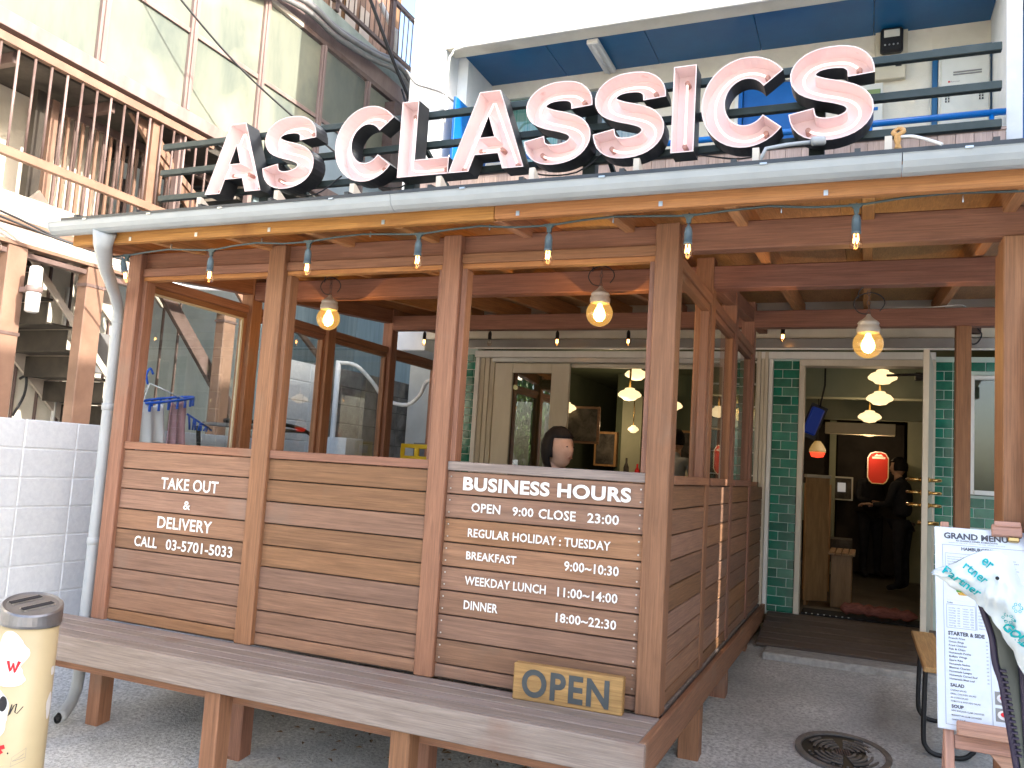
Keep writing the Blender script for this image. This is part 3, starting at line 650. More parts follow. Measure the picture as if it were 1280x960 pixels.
# two little floodlight arms by the last letter
fl = thing('spotlight', (-0.37, 3.2, 2.62), 'slim grey spotlight arm clamped to the roof edge under the second C', 'lamp')
tube('arm', [(-0.39, 3.20, 2.64), (-0.37, 3.22, 2.70), (-0.30, 3.25, 2.72), (-0.2, 3.28, 2.735)], 0.008, 'pipe_grey', fl, n=8)
lathe('head', [(0.010, 0), (0.018, 0.005), (0.018, 0.05), (0.012, 0.055)], 'pipe_grey', (-0.21, 3.275, 2.735), fl, n=10, axis='x')
fl = thing('rope_knot', (0.085, 3.15, 2.62), 'bit of knotted rope with a white cord on the gutter edge beside the last letter', 'rope')
tube('cord', cr([(0.10, 3.12, 2.66), (0.14, 3.10, 2.65), (0.19, 3.05, 2.61), (0.22, 3.0, 2.575)]), 0.006, 'print_white', fl, n=6)
tube('knot', cr([(0.085, 3.13, 2.62), (0.095, 3.12, 2.66), (0.075, 3.13, 2.68), (0.095, 3.14, 2.70), (0.11, 3.12, 2.68), (0.085, 3.12, 2.66), (0.10, 3.13, 2.61)]), 0.008, 'pale_wood_x', fl, n=6)

# ------------------------------------------------------------------ restaurant building
W = 7.15
B = thing('restaurant_building', (-1.5, 7.2, 0.2), 'white two storey building with green tiled ground floor front and a blue railed balcony above', 'building')
def bb(n, *a, **k): return box(n, *a, parent=B, **k)
# ground floor front: wall panels round the openings
bb('wall', -3.62, -3.43, W+0.0065, W+0.30, 0.30, 2.53, 'grout')
bb('wall', -0.70, -0.495, W+0.0065, W+0.30, 0.36, 2.47, 'grout')
bb('wall', 0.50, 0.735, W+0.0065, W+0.30, 0.30, 2.47, 'grout')
bb('wall', 0.735, 1.14, W+0.0065, W+0.30, 0.30, 1.42, 'grout')
bb('wall', 0.735, 1.14, W+0.0065, W+0.30, 2.33, 2.47, 'grout')
bb('wall', 1.14, 3.0, W+0.0065, W+0.30, 0.30, 2.47, 'grout')
bb('wall', -4.38, 3.0, W+0.03, W+0.30, 2.62, 3.02, 'render_white')
ntile = 0
def tiles(x0, x1, z0, z1, phase=0, hole=None, L=0.146, h=0.0735):
    """running bond tiles, each its own piece"""
    global ntile
    n = int((z1-z0)/h+0.5)
    for r in range(n):
        zt = z1-r*h; zb = max(zt-h, z0)
        off = (L/2 if (r+phase) % 2 else 0)
        x = x0-off
        while x < x1-0.006:
            a, b = max(x, x0), min(x+L, x1)
            x += L
            if b-a < 0.012: continue
            if hole and b > hole[0] and a < hole[1] and zb < hole[3]-0.01 and zt > hole[2]+0.01:
                if a < hole[0] < b: b = hole[0]
                elif a < hole[1] < b: a = hole[1]
                else: continue
                if b-a < 0.012: continue
            dy = random.uniform(-0.0012, 0.0012)
            a, b, zb2, zt2 = round(a, 3), round(b, 3), zb, zt
            o = bb('tile', a+0.0028, b-0.0028, W+0.001+dy, W+0.014+dy, zb2+0.0028, zt2-0.0028, 'tile_green', bev=0.0025)
            o.rotation_euler = (random.uniform(-0.006, 0.006), 0, random.uniform(-0.006, 0.006)); ntile += 1
tiles(-3.60, -3.44, 1.15, 2.47, 0)
tiles(-0.70, -0.495, 0.395, 2.43, 0)
tiles(0.50, 0.62, 0.80, 2.43, 0, L=0.12)
tiles(0.62, 1.14, 1.15, 2.43, 1, hole=(0.735, 1.2, 1.42, 2.33))
# lintel, track, header
bb('lintel', -3.62, 2.0, W-0.10, W+0.02, 2.522, 2.60, 'lintel_grey')
bb('lintel_trim', -3.6, 2.0, W-0.11, W-0.10, 2.505, 2.52, 'frame_white')
bb('plaster_band', -4.0, 3.0, W-0.02, W+0.03, 2.615, 2.935, 'render_cream')
bb('door_header', -3.43, 0.50, W-0.04, W+0.05, 2.44, 2.4995, 'frame_white')
bb('track', -3.25, -1.24, W-0.03, W+0.06, 2.395, 2.438, 'track_silver')
# window opening: frame, sliding door panel
bb('frame', -3.429, -3.385, W-0.02, W+0.08, 0.45, 2.4385, 'frame_white')
for i, x in enumerate((-3.384, -3.338, -3.292)): bb('jamb_board', x, x+0.044, W+0.0+0.012*i, W+0.09, 0.45, 2.4385, 'cream_board' if i != 1 else 'frame_cream')
D1 = bb('sliding_door', -3.235, -3.055, W+0.02, W+0.06, 0.45, 2.39, 'frame_cream')
for nm, a, b, c, d in (('stile', -2.665, -2.49, 0.45, 2.39), ('rail', -3.0545, -2.6655, 2.30, 2.39), ('rail', -3.0545, -2.6655, 0.45, 1.0)):
    box(nm, a, b, W+0.02, W+0.06, c, d, 'frame_cream', D1)
box('pane', -3.054, -2.666, W+0.038, W+0.043, 1.001, 2.2995, 'pane_door', D1, bev=0)
bb('door_head_shadow_rail', -2.49, -1.24, W+0.06, W+0.10, 2.36, 2.394, 'frame_cream')
bb('frame', -1.24, -1.215, W-0.02, W+0.10, 0.45, 2.44, 'frame_white')
# glass blocks, two columns
for ci in range(2):
    for r in range(9):
        x = -1.212+0.19*ci; z = 2.42-0.19*r
        g = bb('glass_block', x+0.006, x+0.184, W, W+0.08, z-0.184, z-0.006, 'block_glass', bev=0.012)
bb('block_joint', -1.214, -0.828, W+0.055, W+0.075, 0.72, 2.44, 'block_glass', bev=0)
for r in range(10): bb('block_mortar', -1.214, -0.828, W+0.004, W+0.05, 2.414-0.19*r, 2.426-0.19*r, 'frame_white', bev=0)
for x in (-1.214, -1.024, -0.834): bb('block_mortar', x-0.0045, x+0.0045, W+0.006, W+0.048, 0.71, 2.43, 'frame_white', bev=0)
bb('wall', -1.24, -0.83, W+0.0, W+0.2, 0.3, 0.708, 'render_cream')
# cream pilaster between the glass blocks and the tiles
for i, (a, b, dd) in enumerate(((-0.829, -0.795, 0.0), (-0.795, -0.765, 0.012), (-0.765, -0.735, 0.0))): bb('pilaster_board', a, b-0.0015, W-0.05+dd, W+0.1, 0.36, 2.50, 'cream_board')
bb('frame', -0.734, -0.702, W-0.025, W+0.06, 0.37, 2.4395, 'frame_white')
# entrance door frame
bb('door_frame', -0.494, -0.452, W-0.03, W+0.12, 0.38, 2.385, 'frame_cream')
bb('door_frame', 0.468, 0.502, W-0.03, W+0.12, 0.38, 2.385, 'frame_cream')
bb('door_frame', -0.494, 0.502, W-0.03, W+0.12, 2.386, 2.4385, 'frame_cream')
# open door leaf
L0 = Vector((0.463, 7.10, 0)); L1 = Vector((0.382, 6.27, 0))
ang = math.atan2((L1-L0).y, (L1-L0).x)
DL = beam('door_leaf', (L0.x, L0.y, 1.41), (L1.x, L1.y, 1.41), 0.038, 1.96, 'frame_cream', B, bev=0.003)
hx = lambda t: L0.x+(L1.x-L0.x)*t; hy = lambda t: L0.y+(L1.y-L0.y)*t
for z in (1.505, 1.418, 1.333):
    for s_ in (-1, 1):
        t0 = 0.95; px_, py_ = hx(t0)+s_*0.02, hy(t0)
        h = tube('handle', [(px_, py_, z), (px_+s_*0.07, py_, z), (px_+s_*0.075, py_+0.03, z), (px_+s_*0.075, py_+0.30, z), (px_+s_*0.07, py_+0.33, z), (px_+s_*0.0, py_+0.33, z)], 0.011, 'brass', B, n=10)
        lathe('handle_rose', [(0.018, 0), (0.018, 0.006), (0.012, 0.010)], 'brass', (px_+(0 if s_ > 0 else -0.010), py_, z), h, n=12, axis='x')
k = lathe('lock', [(0.014, -0.045), (0.014, 0.085)], 'brass', (hx(0.93), hy(0.93), 1.215), B, n=12, axis='x')
beam('door_closer', (0.16, W+0.10, 2.33), (0.44, W-0.1, 2.32), 0.02, 0.02, 'black_iron', B)
bb('closer_body', 0.36, 0.46, W+0.0, W+0.1, 2.29, 2.345, 'black_iron')
# side window right of the post
bb('window_frame', 0.737, 0.765, W-0.02, W+0.05, 1.425, 2.325, 'frame_white')
bb('window_frame', 0.765, 1.3, W-0.02, W+0.05, 2.295, 2.325, 'frame_white')
bb('window_frame', 0.765, 1.3, W-0.03, W+0.05, 1.425, 1.46, 'frame_white')
bb('window_pane', 0.765, 1.3, W+0.02, W+0.024, 1.46, 2.295, 'pane', bev=0); bb('dark_backing', 0.765, 1.19, W+0.32, W+0.33, 1.3, 2.4, 'wall_green', bev=0)  # dark sheet added behind the pane so the window reads as unlit
bb('junction_box', 0.66, 0.80, W-0.08, W-0.021, 2.64, 2.78, 'steel_dark'); bb('junction_box', 0.68, 0.80, W-0.08, W-0.021, 2.50+0.11, 2.63, 'heater_white')
tube('cable', cr([(0.12, 6.25, 2.68), (0.4, 6.24, 2.675), (0.6, 6.3, 2.70), (0.66, 6.8, 2.74), (0.7, 7.02, 2.72)]), 0.005, 'print_white', B, n=5)
tube('cable', cr([(0.66, 7.05, 2.62), (0.70, 7.0, 2.56), (0.76, 7.02, 2.55), (0.8, 7.05, 2.63), (0.74, 7.03, 2.70)]), 0.005, 'cable_black', B, n=5)
# upper storey
bb('balcony_floor', -4.0, 3.0, W-0.02, 8.2, 2.98, 3.10, 'render_white')
for i in range(42):
    x = -4.16+0.1255*i
    if x > 0.90: break
    dy = random.uniform(-0.001, 0.001)
    bb('fence_board', x+0.0015, min(x+0.124, 0.945), 7.0+dy, 7.018+dy, 2.96, 4.185+random.uniform(-0.002, 0.002), 'fence_wood', bev=0.002)
bb('fence_rail', -4.16, 0.95, 6.99, 7.035, 4.188, 4.215, 'fence_wood')
bb('fence_backing', -4.16, 0.95, 7.02, 7.03, 2.97, 4.18, 'under_dark', bev=0)
rp = [(-3.93, 7.07, 4.36), (0.955, 7.07, 4.36)]
tube('balcony_rail', rp, 0.027, 'rail_blue', B, n=12)
for x in (-3.9, -2.9, -1.9, -0.9, 0.0, 0.86): tube('rail_post', [(x, 7.07, 3.1), (x, 7.07, 4.345)], 0.018, 'rail_blue', B, n=8)
for q in range(48):
    x = -3.85+0.098*q
    if x < 0.85 and q % 1 == 0 and q < 24: tube('rail_rod', [(x, 7.085, 4.387), (x, 7.085, 4.46)], 0.005, 'frame_white', B, n=6)
# left pillar and return wall
bb('pillar', -4.38, -3.98, 7.10, 7.4, 4.0, 9.5, 'render_white', bev=0.008)
bb('pillar', -4.335, -3.985, 7.12, 7.4, 2.5, 3.998, 'render_white', bev=0.008)
bb('pillar_joint', -4.382, -3.978, 7.098, 7.2, 5.96, 5.972, 'render_cream', bev=0)
bb('side_wall', -4.36, -3.87, 7.401, 8.3, 2.5, 9.5, 'render_white', bev=0)
bb('side_wall', -4.36, -4.0, 8.3, 16.0, 2.5, 9.5, 'render_cream', bev=0)
bb('stub', -4.02, -3.93, 7.09, 7.13, 4.95, 5.08, 'render_white')
bb('right_column', 0.965, 1.075, 7.12, 8.0, 3.0, 5.62, 'render_white')
bb('right_recess_wall', 1.076, 2.6, 7.9, 7.95, 3.0, 5.62, 'door_blue')
# parapet of the floor above and blue soffit panels
for a, b in ((-3.979, -3.345), (-3.343, -2.685), (-2.683, -2.01), (-2.008, -0.4), (-0.398, 1.2), (1.202, 3.0)):
    bb('parapet_panel', a, b, 7.102, 7.22, 5.665, 7.4, 'render_white', bev=0.004)
bb('parapet_beam', -3.979, 3.0, 7.095, 7.30, 5.585, 5.663, 'render_cream', bev=0.004)
for i, (a, b) in enumerate(((-3.87, -2.99), (-2.985, -1.99), (-1.985, -0.99), (-0.985, 0.01), (0.015, 0.96), (1.08, 2.6))):
    bb('soffit_panel', a, b, 7.302, 8.0, 5.60, 5.63, 'soffit_blue', bev=0.002)
bb('upper_floor', -3.9, 3.0, 7.23, 12, 5.632, 5.8, 'render_white', bev=0)
fx = bb('ceiling_light', -2.56, -2.44, 7.32, 7.96, 5.545, 5.598, 'frame_white', bev=0.01)
tube('light_tube', [(-2.5, 7.35, 5.535), (-2.5, 7.93, 5.535)], 0.014, 'print_white', fx, n=8)
# rear wall of the balcony: panels between openings
for a, b, c, d in ((-3.87, -3.65, 3.0, 5.6), (-3.65, -2.2, 5.42, 5.6), (-2.2, -1.15, 3.0, 5.6), (-1.15, -0.50, 5.27, 5.6), (-0.50, 0.50, 3.0, 5.6), (0.5, 0.97, 5.36, 5.6)):
    bb('rear_wall', a, b, 8.0, 8.2, c, d, 'render_cream', bev=0)
bb('window', -3.65, -3.05, 8.05, 8.07, 4.0, 5.42, 'curtain_teal'); bb('window', -3.04, -2.2, 8.05, 8.07, 4.0, 5.42, 'curtain')
bb('window_mullion', -3.06, -3.02, 8.0, 8.06, 4.0, 5.42, 'conduit'); bb('window_mullion', -2.62, -2.59, 8.0, 8.06, 4.0, 5.42, 'conduit')
bb('balcony_pane', -3.64, -2.21, 8.02, 8.024, 4.0, 5.41, 'pane', bev=0)
bb('blue_door', -1.15, -0.505, 8.03, 8.07, 3.1, 5.265, 'door_blue')
bb('blue_frame', -1.19, -1.15, 7.98, 8.05, 3.1, 5.30, 'door_blue'); bb('white_trim', -1.225, -1.19, 7.98, 8.05, 3.1, 5.30, 'frame_white')
sd = bb('side_door', -3.869, -3.84, 7.13, 7.90, 3.1, 5.09, 'door_blue')
box('door_window', -3.841, -3.835, 7.42, 7.52, 4.62, 4.82, 'print_grey', sd)
f1 = bb('meter_board', 0.03, 0.30, 7.96, 7.999, 5.34, 5.64, 'meter_cream'); box('meter', 0.07, 0.26, 7.88, 7.958, 5.365, 5.60, 'black_iron', f1, bev=0.02)
box('meter_dial', 0.10, 0.23, 7.87, 7.879, 5.50, 5.57, 'heater_white', f1)
for q in range(4): lathe('meter_screw', [(0.008, 0), (0.008, 0.006)], 'steel', (0.11+0.035*q, 7.872, 5.43), f1, n=8, axis='y')
m2 = bb('meter_box', 0.03, 0.285, 7.93, 7.999, 5.13, 5.30, 'meter_cream', bev=0.008); box('meter_badge', 0.2, 0.25, 7.925, 7.93, 5.24, 5.28, 'print_black', m2)
m3 = bb('letter_box', -0.16, 0.10, 7.92, 7.999, 4.74, 5.10, 'heater_white'); box('display', -0.12, 0.08, 7.913, 7.92, 4.96, 5.04, 'lcd', m3); box('slot', -0.1, 0.06, 7.913, 7.92, 4.84, 4.87, 'rail_blue', m3)
bb('notice', -0.05, 0.10, 7.96, 7.999, 4.35, 4.70, 'frame_white'); lathe('round_mark', [(0.05, 0), (0.05, 0.01), (0.0001, 0.011)], 'print_red', (0.13, 7.95, 4.40), B, n=16, axis='y')
for a, b, c, d in ((0.50, 0.545, 3.1, 5.36), (1.0-0.04, 0.965, 3.1, 5.36), (0.545, 0.96, 5.26, 5.36)): bb('blue_frame', a, b, 7.93, 8.0, c, d, 'soffit_blue')
hb = bb('water_heater', 0.56, 0.94, 7.86, 8.1, 4.15, 5.25, 'heater_white', bev=0.01)
box('heater_side', 0.548, 0.60, 7.88, 7.99, 4.15, 5.24, 'heater_white', hb); 
for q in range(2): box('vent_slot', 0.66, 0.88, 7.852, 7.86, 5.06+0.022*q, 5.072+0.022*q, 'print_grey', hb)
for x in (0.60, 0.86):
    for q in range(6): box('vent_hole', x+0.022*(q % 2), x+0.010+0.022*(q % 2), 7.852, 7.8601, 4.82+0.025*(q//2), 4.835+0.025*(q//2), 'print_black', hb, bev=0)
box('heater_badge', 0.62, 0.635, 7.853, 7.8601, 5.0, 5.012, 'print_red', hb, bev=0); text('badge_text', 'Rinnai', 0.64, 0.71, 5.0, 5.012, 7.8605, 'print_grey', hb)
tube('conduit', cr([(-3.93, 7.08, 4.8), (-3.93, 7.08, 5.4), (-3.90, 7.085, 5.52), (-3.80, 7.085, 5.57), (-3.2, 7.085, 5.578), (1.0, 7.085, 5.578)]), 0.012, 'frame_white', B, n=7)
tube('wall_cable', cr([(-4.42, 7.09, 5.42), (-4.30, 7.08, 5.26), (-4.12, 7.08, 5.18), (-3.95, 7.08, 5.10), (-3.86, 7.3, 5.02), (-3.85, 7.36, 4.9)]), 0.010, 'conduit', B, n=6)

# interior room
ZF = 0.28
bb('room_floor', -3.9, 1.4, W+0.31, 14.3, ZF-0.05, ZF, 'floor_dark', bev=0)
bb('threshold', -0.5, 0.5, W+0.0, W+0.6, 0.30, 0.395, 'floor_dark')
bb('window_step', -3.43, -1.2, W+0.0, W+0.5, 0.30, 0.45, 'floor_dark')
bb('room_ceiling', -4.0, 3.0, W+0.08, 14.3, 2.72, 2.80, 'wall_green', bev=0)
bb('room_wall', -3.95, -3.62, W+0.3, 14.3, 0.2, 2.75, 'wall_green', bev=0)
bb('room_wall', -4.0, 1.5, 13.6, 13.8, 0.2, 2.75, 'wall_dark', bev=0)
bb('room_wall', 1.2, 1.4, W+0.3, 14.0, 0.2, 2.75, 'wall_green', bev=0)
bb('room_wall', -3.0, -0.95, 10.6, 10.75, 0.2, 2.75, 'wall_green', bev=0)
bb('room_pier', -2.88, -2.62, 10.45, 10.59, 0.2, 2.42, 'wall_sage')
bb('room_pier', -2.2, -2.1, 9.9, 10.0, 0.2, 2.72, 'wall_dark'); bb('framed_board', -2.55, -2.22, 10.5, 10.59, 2.02, 2.4, 'rot_board'); bb('framed_board', -3.25, -2.95, 10.5, 10.59, 1.5, 1.95, 'booth_wood'); bb('framed_photo', -3.22, -2.98, 10.49, 10.499, 1.53, 1.92, 'picture_dark')
bb('room_beam', -0.9, 1.2, 9.2, 9.4, 2.34, 2.72, 'wall_sage'); bb('room_beam', -0.9, 1.2, 11.3, 11.5, 2.28, 2.72, 'wall_sage')
bb('room_pier', -0.42, -0.34, 11.9, 12.0, 0.28, 2.3, 'wall_sage')
bb('room_pier', 0.52, 0.95, 11.8, 11.95, 0.28, 2.72, 'wall_sage')
bb('room_panel', -0.98, -0.34, 12.0, 12.1, 1.45, 2.25, 'wall_dark'); bb('room_panel', -0.98, -0.34, 12.0, 12.1, 0.95, 1.449, 'wall_sage')
bb('room_panel', -0.33, 0.5, 12.3, 12.4, 0.3, 2.3, 'wall_dark'); bb('air_conditioner', -0.45, 0.35, 11.1, 11.28, 2.08, 2.22, 'meter_cream')
bb('room_shelf', -2.45, -1.9, 10.3, 10.58, 1.35, 1.40, 'booth_wood'); bb('chalk_board', -2.3, -1.75, 10.55, 10.598, 1.45, 1.98, 'picture_dark')
bb('board_frame', -2.33, -1.72, 10.565, 10.599, 1.42, 2.01, 'booth_wood')
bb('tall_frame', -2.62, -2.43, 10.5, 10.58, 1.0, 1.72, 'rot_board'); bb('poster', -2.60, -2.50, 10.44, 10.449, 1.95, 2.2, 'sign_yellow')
bb('counter', -2.55, -0.95, 9.2, 9.6, 0.28, 1.36, 'booth_wood')
bb('wall_frame', -3.38, -2.92, 9.6, 9.63, 1.75, 2.2, 'rot_board'); bb('wall_picture', -3.35, -2.95, 9.59, 9.599, 1.78, 2.17, 'picture_dark')

def schoolhouse(x, y, z, label, dbl=0.17, cat='lamp', top=None):
    o = thing('ceiling_lamp', (x, y, z), label, 'lamp', 'lit opal glass ceiling lamps inside the restaurant')
    lathe('lamp_shade', [(0.03, 0.07), (0.05, 0.065), (0.055, 0.05), (0.10, 0.03), (0.125, 0.0), (0.12, -0.02), (0.08, -0.04), (0.06, -0.06), (0.001, -0.07)], 'shade_lit', (x, y, z), o, n=20)
    tube('stem', [(x, y, z+0.065), (x, y, top or 2.72)], 0.012, 'brass', o, n=8)
    return o
schoolhouse(0.146, 8.25, 2.44, 'upper lit opal glass ceiling lamp just inside the entrance door')
schoolhouse(0.135, 8.9, 2.31, 'lower lit opal lamp hanging behind the first one inside the entrance')
schoolhouse(0.055, 10.2, 2.23, 'third lit opal lamp further inside the entrance doorway')
schoolhouse(0.06, 11.9, 2.17, 'farthest lit opal lamp seen through the entrance doorway')
schoolhouse(-2.29, 8.8, 2.50, 'upper lit opal lamp partly behind the corner post, inside the window opening')
schoolhouse(-2.30, 8.6, 2.26, 'lit opal lamp just below another, seen left of the corner post')
schoolhouse(-3.32, 9.5, 2.17, 'small lit opal lamp seen beside the sliding door edge')
schoolhouse(-3.72, 8.6, 2.31, 'lit opal lamp glimpsed through the glass of the sliding door')
schoolhouse(-1.92, 8.9, 2.18, 'lit opal lamp seen right of the corner post above the grey shirted person')
schoolhouse(-2.66, 10.2, 1.98, 'small lit wall lamp on the pale interior pier').scale = (0.55, 0.55, 0.7)
for (x, y, z, e) in ((0.1, 9.2, 2.0, 1.1), (0.05, 11.2, 1.95, 0.9), (-2.4, 8.7, 2.05, 1.6), (-2.9, 9.9, 2.0, 1.2)):
    ld = bpy.data.lights.new('lamp_light', 'POINT'); ld.energy = e; ld.color = (1, 0.7, 0.4); ld.shadow_soft_size = 0.0
    lo = bpy.data.objects.new('lamp_light', ld); C.objects.link(lo); lo.location = (x, y, z)
for k in range(9):
    x = -2.50+0.115*k+0.02*math.sin(k*2.3); hh = (0.24, 0.18, 0.21)[k % 3]
    bo = lathe('bottle', [(0.001, 0), (0.032, 0), (0.032, hh*0.55), (0.012, hh*0.78), (0.012, hh), (0.001, hh)], ('picture_dark', 'print_red', 'heater_white', 'booth_wood')[k % 4], (x, 9.35, 1.36), None, n=10)
    tag(bo, ('tall ', 'short ', 'middling ')[k % 3]+('dark', 'red', 'pale', 'amber')[k % 4]+' bottle standing in the row on the interior counter', 'bottle', 'bottles on the interior counter')
# booth seats inside the door
bt = thing('booth_bench', (-0.35, 9.0, ZF), 'light wooden diner booth bench just inside the doorway', 'bench')
box('end_panel', -0.50, -0.47, 8.55, 9.1, ZF, 1.42, 'booth_wood', bt); box('backrest', -0.47, -0.05+0.0, 9.10, 9.14, ZF, 1.46, 'booth_wood', bt) if False else None
beam('backrest', (-0.50, 8.5, 0.92), (-0.30, 8.62, 0.92), 0.03, 1.16, 'booth_wood', bt); beam('panel_cap', (-0.51, 8.49, 1.51), (-0.29, 8.63, 1.51), 0.045, 0.03, 'frame_cream', bt)
for k in range(4): box('seat_slat', -0.29+0.06*k, -0.236+0.06*k, 8.62, 9.3, 0.775, 0.80, 'booth_wood', bt)
box('seat_base', -0.27, -0.08, 8.7, 9.2, ZF, 0.774, 'booth_wood', bt)
b2 = thing('booth_bench', (-0.3, 10.0, ZF), 'second wooden booth bench behind the first, with a padded dark seat', 'bench')
box('backrest', -0.60, -0.32, 9.9, 9.94, ZF, 1.44, 'booth_wood', b2); box('seat_pad', -0.55, -0.1, 9.95, 10.35, 0.6, 0.85, 'picture_dark', b2)
pf = thing('framed_picture', (-0.255, 11.95, 1.4), 'small framed black and white picture on the pale wall behind the booths', 'picture')
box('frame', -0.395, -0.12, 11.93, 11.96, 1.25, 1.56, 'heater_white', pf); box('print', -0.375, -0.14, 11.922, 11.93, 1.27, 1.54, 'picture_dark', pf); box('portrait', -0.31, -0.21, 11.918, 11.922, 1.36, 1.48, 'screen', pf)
rs = thing('red_sign', (0.165, 11.4, 1.7), 'glowing rounded red sign with yellow lettering inside the doorway', 'sign')
pp = [(0.05, 0.0), (0.17, 0.0), (0.2, 0.03), (0.22, 0.08), (0.22, 0.32), (0.19, 0.38), (0.14, 0.40), (0.08, 0.40), (0.03, 0.38), (0.0, 0.32), (0.0, 0.08), (0.02, 0.03)]
prism('panel', [(0.045+x*1.12, 1.49+z) for x, z in pp], 11.40, 11.42, 'sign_yellow', rs)
prism('face', [(0.057+x*1.01, 1.50+z*0.95) for x, z in pp], 11.392, 11.40, 'sign_red', rs)
box('lettering', 0.10, 0.25, 11.388, 11.392, 1.80, 1.825, 'sign_yellow', rs); prism('crown', [(0.12, 1.83), (0.23, 1.83), (0.20, 1.86), (0.175, 1.85), (0.15, 1.86)], 11.388, 11.392, 'sign_yellow', rs)
rl = thing('red_lamp', (-0.5, 9.6, 1.8), 'small glowing red pendant lamp over the booth', 'lamp')
lathe('shade', [(0.03, 0.12), (0.06, 0.08), (0.085, 0.03), (0.085, 0.0)], 'sign_yellow', (-0.46, 9.6, 1.78), rl, n=14); lathe('glow', [(0.08, -0.005), (0.06, -0.05), (0.001, -0.06)], 'lamp_red', (-0.46, 9.6, 1.78), rl, n=14)
tube('cord', [(-0.46, 9.6, 1.9), (-0.46, 9.6, 2.7)], 0.005, 'cable_black', rl, n=5)
nb = thing('blue_guitar_sign', (-0.5, 8.6, 2.0), 'blue glowing ornament hanging at the upper left inside the doorway', 'sign')
beam('body', (-0.50, 8.6, 1.92), (-0.41, 8.62, 2.17), 0.05, 0.12, 'neon_blue', nb, bev=0.01); beam('back', (-0.52, 8.64, 1.88), (-0.40, 8.66, 2.20), 0.03, 0.16, 'black_iron', nb); tube('hook', [(-0.4, 8.62, 2.18), (-0.36, 8.63, 2.4), (-0.36, 8.63, 2.7)], 0.01, 'black_iron', nb, n=6)
# door mat and log
mt = thing('door_mat', (0.0, 7.35, 0.40), 'black ribbed door mat across the entrance threshold', 'mat')
box('pad', -0.44, 0.44, 7.2, 7.5, 0.396, 0.408, 'mat_black', mt)
for q in range(8): lathe('stud', [(0.008, 0), (0.006, 0.005)], 'heater_white', (-0.40+0.045*q, 7.205, 0.405), mt, n=8, axis='z')
lg = [(-0.15, 7.33, 0.455), (-0.05, 7.32, 0.47), (0.1, 7.31, 0.465), (0.25, 7.33, 0.46), (0.41, 7.32, 0.455)]
tag(tube('driftwood_log', cr(lg), [0.012]+[0.03+0.022*abs(math.sin(i*1.3)) for i in range(14)]+[0.03, 0.010], 'log_red_x' if 'log_red_x' in M else 'log_red', None, n=9), 'reddish driftwood log lying on the black mat in the doorway', 'log')

# ramp of dark boards to the door
rp_ = thing('entry_ramp', (-0.1, 6.75, 0.3), 'dark worn board ramp sloping up to the entrance', 'ramp')
n = 6; y0, z0, y1, z1 = 6.36, 0.268, 7.11, 0.392
for k in range(n):
    ya, yb = y0+(y1-y0)*k/n, y0+(y1-y0)*(k+1)/n; za, zb = z0+(z1-z0)*k/n, z0+(z1-z0)*(k+1)/n
    o = box('board', -0.685, 0.62, (ya+yb)/2-0.0605, (ya+yb)/2+0.0605, (za+zb)/2-0.012, (za+zb)/2+0.012, 'dark_deck', rp_, bev=0.003)
    o.rotation_euler = (math.atan2(z1-z0, y1-y0), 0, 0)
# ------------------------------------------------------------------ white and grey block walls at the left
def block_wall(label, x, y0, y1, z0, ztop, m, mm, cap=None, name='block_wall', L=0.39, h=0.19, th=0.12):
    o = thing(name, (x-th/2, (y0+y1)/2, z0), label, 'wall')
    box('mortar', x-th+0.006, x-0.005, y0+0.002, y1-0.002, z0, ztop-0.004, mm, o, bev=0)
    r = 0; z = ztop
    while z > z0+0.02:
        y = y0-(L/2 if r % 2 and False else 0)
        while y < y1-0.02:
            a, b = max(y, y0), min(y+L, y1)
            dx = random.uniform(-0.001, 0.001)
            box('block', x-th+dx, x+dx, a+0.004, b-0.004, max(z-h, z0)+0.004, z-0.004, m, o, bev=0.005)
            y += L
        z -= h; r += 1
    return o
block_wall('white painted concrete block wall running back beside the terrace', -5.0, 2.20, 6.29, -0.23, 1.535, 'block_white', 'mortar_white')
block_wall('taller white painted block pillar seen through the terrace windows', -4.99, 6.30, 6.84, -0.2, 2.30, 'block_white', 'mortar_white')
block_wall('stained bare grey concrete block wall behind the terrace', -5.02, 6.86, 9.0, -0.2, 2.33, 'block_grey', 'mortar_grey')
rw = thing('rear_wall', (-4.5, 8.9, 0.2), 'cream rendered wall closing the alley behind the terrace', 'wall')
box('wall', -4.99, -3.63, 8.6, 8.8, 0.0, 3.4, 'render_cream', rw, bev=0); box('footing', -4.7, -3.95, 8.3, 8.6, 0.2, 1.62, 'block_grey', rw)
box('wall', -3.70, -3.62, W+0.3, 8.6, 0.0, 3.0, 'render_cream', rw, bev=0)
pg = thing('alley_pipe', (-4.93, 7.05, 0.2), 'white plastic pipe rising beside the grey block wall with a hose bent across', 'pipe')
tube('pipe', [(-4.93, 7.05, 0.3), (-4.93, 7.05, 2.38)], 0.028, 'print_white', pg, n=10)
tube('hose', cr([(-4.93, 7.05, 2.36), (-4.75, 7.1, 2.34), (-4.6, 7.2, 2.18), (-4.5, 7.3, 2.02), (-4.3, 7.4, 1.98), (-4.1, 7.3, 2.08), (-3.98, 7.2, 2.2), (-3.8, 7.18, 2.22)]), 0.02, 'frame_white', pg, n=8)
box('bracket', -4.99, -4.9, 7.0, 7.1, 1.30, 1.42, 'block_white', pg)
box('low_box', -4.96, -4.66, 6.9, 7.2, 0.2, 1.60, 'block_white', pg)
